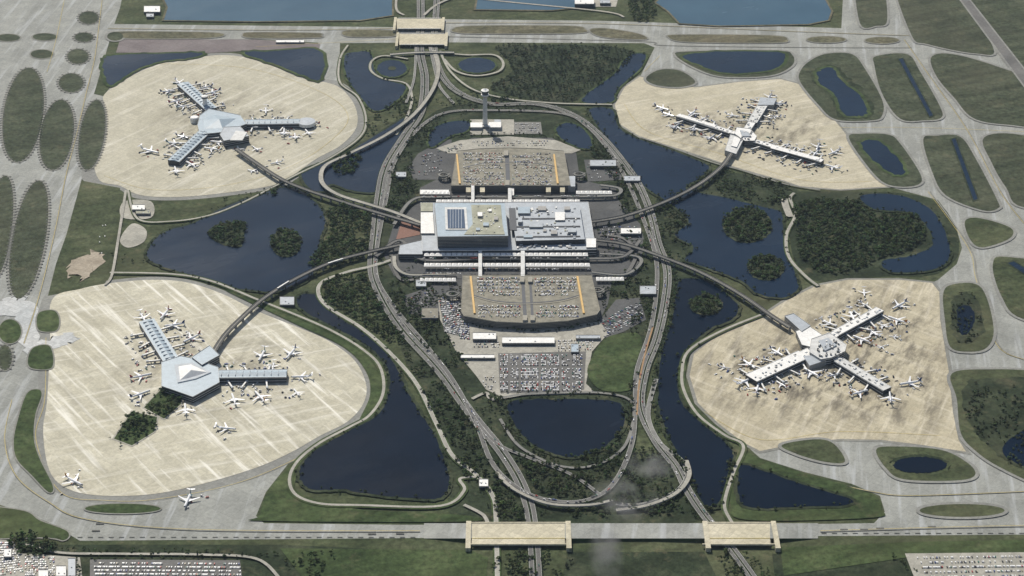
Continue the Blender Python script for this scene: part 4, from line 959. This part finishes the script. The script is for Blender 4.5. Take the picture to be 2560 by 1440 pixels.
mid=[([(1000,860),(1060,890),(1130,960),(1210,1060),(1260,1150),(1320,1250),(1300,1290),(1200,1230),(1130,1150),(1080,1040)],80),
 ([(1250,1150),(1330,1120),(1400,1150),(1530,1120),(1560,1160),(1500,1240),(1350,1230)],60),([(1560,1150),(1640,1110),(1720,1170),(1740,1240),(1700,1280),(1560,1290),(1330,1290),(1400,1262),(1540,1250)],65),
 ([(1220,1000),(1260,1000),(1290,1080),(1350,1130),(1300,1130),(1240,1060)],70),([(1565,1000),(1600,900),(1590,1050),(1540,1120),(1530,1110)],80),
 ([(975,400),(1040,320),(1110,285),(1070,350),(1030,400),(1040,470),(985,480)],70),([(1400,280),(1500,340),(1570,430),(1600,520),(1560,540),(1540,460),(1480,390),(1480,330)],70),
 ([(950,480),(1040,470),(1030,500),(990,540),(950,560)],70),([(1000,700),(1100,700),(1150,740),(1090,760),(1110,830),(1180,920),(1120,930),(1020,830),(970,740)],80),
 ([(1520,700),(1620,700),(1640,760),(1620,830),(1560,830),(1600,760),(1530,740)],90),
 ([(1640,510),(1720,465),(1800,425),(1960,465),(1980,500),(1900,510),(1760,475),(1700,510),(1730,560),(1690,590),(1735,620),(1720,650),(1660,640)],90),
 ([(1665,690),(1700,690),(1680,800),(1645,920),(1640,1020),(1680,1110),(1650,1090),(1625,1000),(1640,860)],85),
 ([(1240,1250),(1330,1290),(1320,1306),(1250,1300)],70),
 ([(920,300),(1030,240),(1040,280),(960,325),(920,340)],140),([(1200,235),(1330,262),(1180,262),(1120,250)],110),
 ([(1810,1120),(1840,1150),(1820,1240),(1790,1290),(1770,1275),(1815,1180)],110),
 ([(1240,1390),(1320,1380),(1340,1450),(1250,1450)],60),([(1360,1385),(1440,1380),(1400,1450),(1360,1450)],70),([(1790,1385),(1860,1385),(1950,1450),(1830,1450)],70),
 ([(1500,560),(1620,560),(1640,620),(1600,680),(1520,660)],260),
 ([(720,1395),(830,1385),(840,1430),(720,1440)],110)]
P3=np.concatenate([sample(p,k,True,True,-.3) for p,k in mid])
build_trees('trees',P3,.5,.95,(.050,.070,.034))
lines=[]
for i in (0,8,9,10,11): lines.append(along(ponds[i],15,5,True))
for i in (2,5,6,7,12,13): lines.append(along(ponds[i],22,4,True))
lines+= [along([(60,1378),(150,1375),(300,1382),(500,1384),(700,1392)],7,4),along([(190,1400),(205,1440)],6,4),along([(225,1395),(600,1398)],12,3),along([(2230,1390),(2290,1440)],8,4),
 along([(1100,930),(1185,1040),(1265,1140)],10,14),along([(940,600),(945,700),(1010,810)],12,14),along([(1210,990),(1300,978),(1400,982),(1560,988)],8,5),
 along([(1000,400),(1050,325),(1120,285),(1300,278)],9,8),along([(985,270),(1040,250),(1130,262),(1300,268),(1400,278)],9,7),along([(1120,268),(1300,272),(1420,280),(1520,350),(1600,480)],8,8),
 along([(1110,345),(1270,336),(1420,350)],8,4),along([(1060,705),(1150,712),(1150,790)],9,5),along([(1510,720),(1510,790)],9,4),along([(1180,815),(1330,830),(1500,812)],6,3),
 along([(1060,640),(1000,690)],9,4),along([(560,500),(700,470)],14,5),along([(280,640),(360,660)],12,6),along([(1230,1180),(1250,1300)],8,8),along([(1750,1300),(1700,1230)],7,8),
 along([(450,970),(300,1110)],9,10),along([(1150,1000),(1230,1040)],9,8)]
P4=np.concatenate(lines)
build_trees('shoreline_trees',P4,.4,.75,(.042,.060,.029))

# ---------------------------------------------------------------- atmosphere
def volmat(name):
    m=bpy.data.materials.new(name);m.use_nodes=True;nt=m.node_tree
    for n in list(nt.nodes):
        if n.type!='OUTPUT_MATERIAL': nt.nodes.remove(n)
    out=[n for n in nt.nodes if n.type=='OUTPUT_MATERIAL'][0]
    v=nt.nodes.new('ShaderNodeVolumeScatter');nt.links.new(v.outputs[0],out.inputs['Volume']);M[name]=m
    return m,nt,v
_,_,v=volmat('haze_air');v.inputs['Color'].default_value=(.66,.82,1,1);v.inputs['Density'].default_value=4.4e-5;v.inputs['Anisotropy'].default_value=.62
hz=MB();hz.box(0,0,-20,900,30000,30000,0,'haze_air');hz.obj('haze')
_,nt,v=volmat('cloud_vapour');v.inputs['Color'].default_value=(1,1,1,1);v.inputs['Anisotropy'].default_value=.5
tc=nt.nodes.new('ShaderNodeTexCoord');ln=nt.nodes.new('ShaderNodeVectorMath');ln.operation='LENGTH';nt.links.new(tc.outputs['Object'],ln.inputs[0])
fall=mrange(nt,ln.outputs['Value'],1.0,.2,0,1);nn=noise(nt,.022,6,.65);dn=math2(nt,'MULTIPLY',mrange(nt,nn,.44,.75,0,.06),fall);nt.links.new(dn,v.inputs['Density'])
for (u,v_,z,sx,sy,sz) in [(1625,1165,300,45,45,22),(1560,1250,300,60,60,25),(1515,1385,300,30,75,22)]:
    bpy.ops.mesh.primitive_ico_sphere_add(subdivisions=3,radius=1,location=P(u,v_,z));o=bpy.context.object;o.name='cloud_wisp';o.scale=(sx,sy,sz);o.data.materials.append(M['cloud_vapour'])

# ---------------------------------------------------------------- light, sky, camera
SUN_EL=math.radians(48);SUN_AZ=math.radians(-22)  # azimuth from +Y towards +X
wd=bpy.data.worlds.new('World');bpy.context.scene.world=wd;wd.use_nodes=True;nt=wd.node_tree
sk=nt.nodes.new('ShaderNodeTexSky');sk.sky_type='NISHITA';sk.sun_disc=False;sk.sun_elevation=SUN_EL;sk.sun_rotation=SUN_AZ;sk.dust_density=1.5
bg=nt.nodes['Background'];bg.inputs['Strength'].default_value=.09;nt.links.new(sk.outputs[0],bg.inputs['Color'])
sd=Vector((math.sin(SUN_AZ)*math.cos(SUN_EL),math.cos(SUN_AZ)*math.cos(SUN_EL),math.sin(SUN_EL)))
sl=bpy.data.lights.new('sun','SUN');sl.energy=4.5;sl.angle=math.radians(.5);sl.color=(1,.96,.87)
so=bpy.data.objects.new('sun',sl);bpy.context.scene.collection.objects.link(so);so.rotation_euler=(-sd).to_track_quat('-Z','Y').to_euler();so.location=(0,0,3000)
cd=bpy.data.cameras.new('camera');cd.sensor_width=36;cd.lens=36*F/2560;cd.clip_start=10;cd.clip_end=100000
co=bpy.data.objects.new('camera',cd);bpy.context.scene.collection.objects.link(co);co.location=CAM;co.rotation_euler=(math.pi/2-PITCH,0,0)
sc=bpy.context.scene;sc.camera=co
sc.view_settings.view_transform='Standard';sc.view_settings.look='None';sc.view_settings.exposure=0
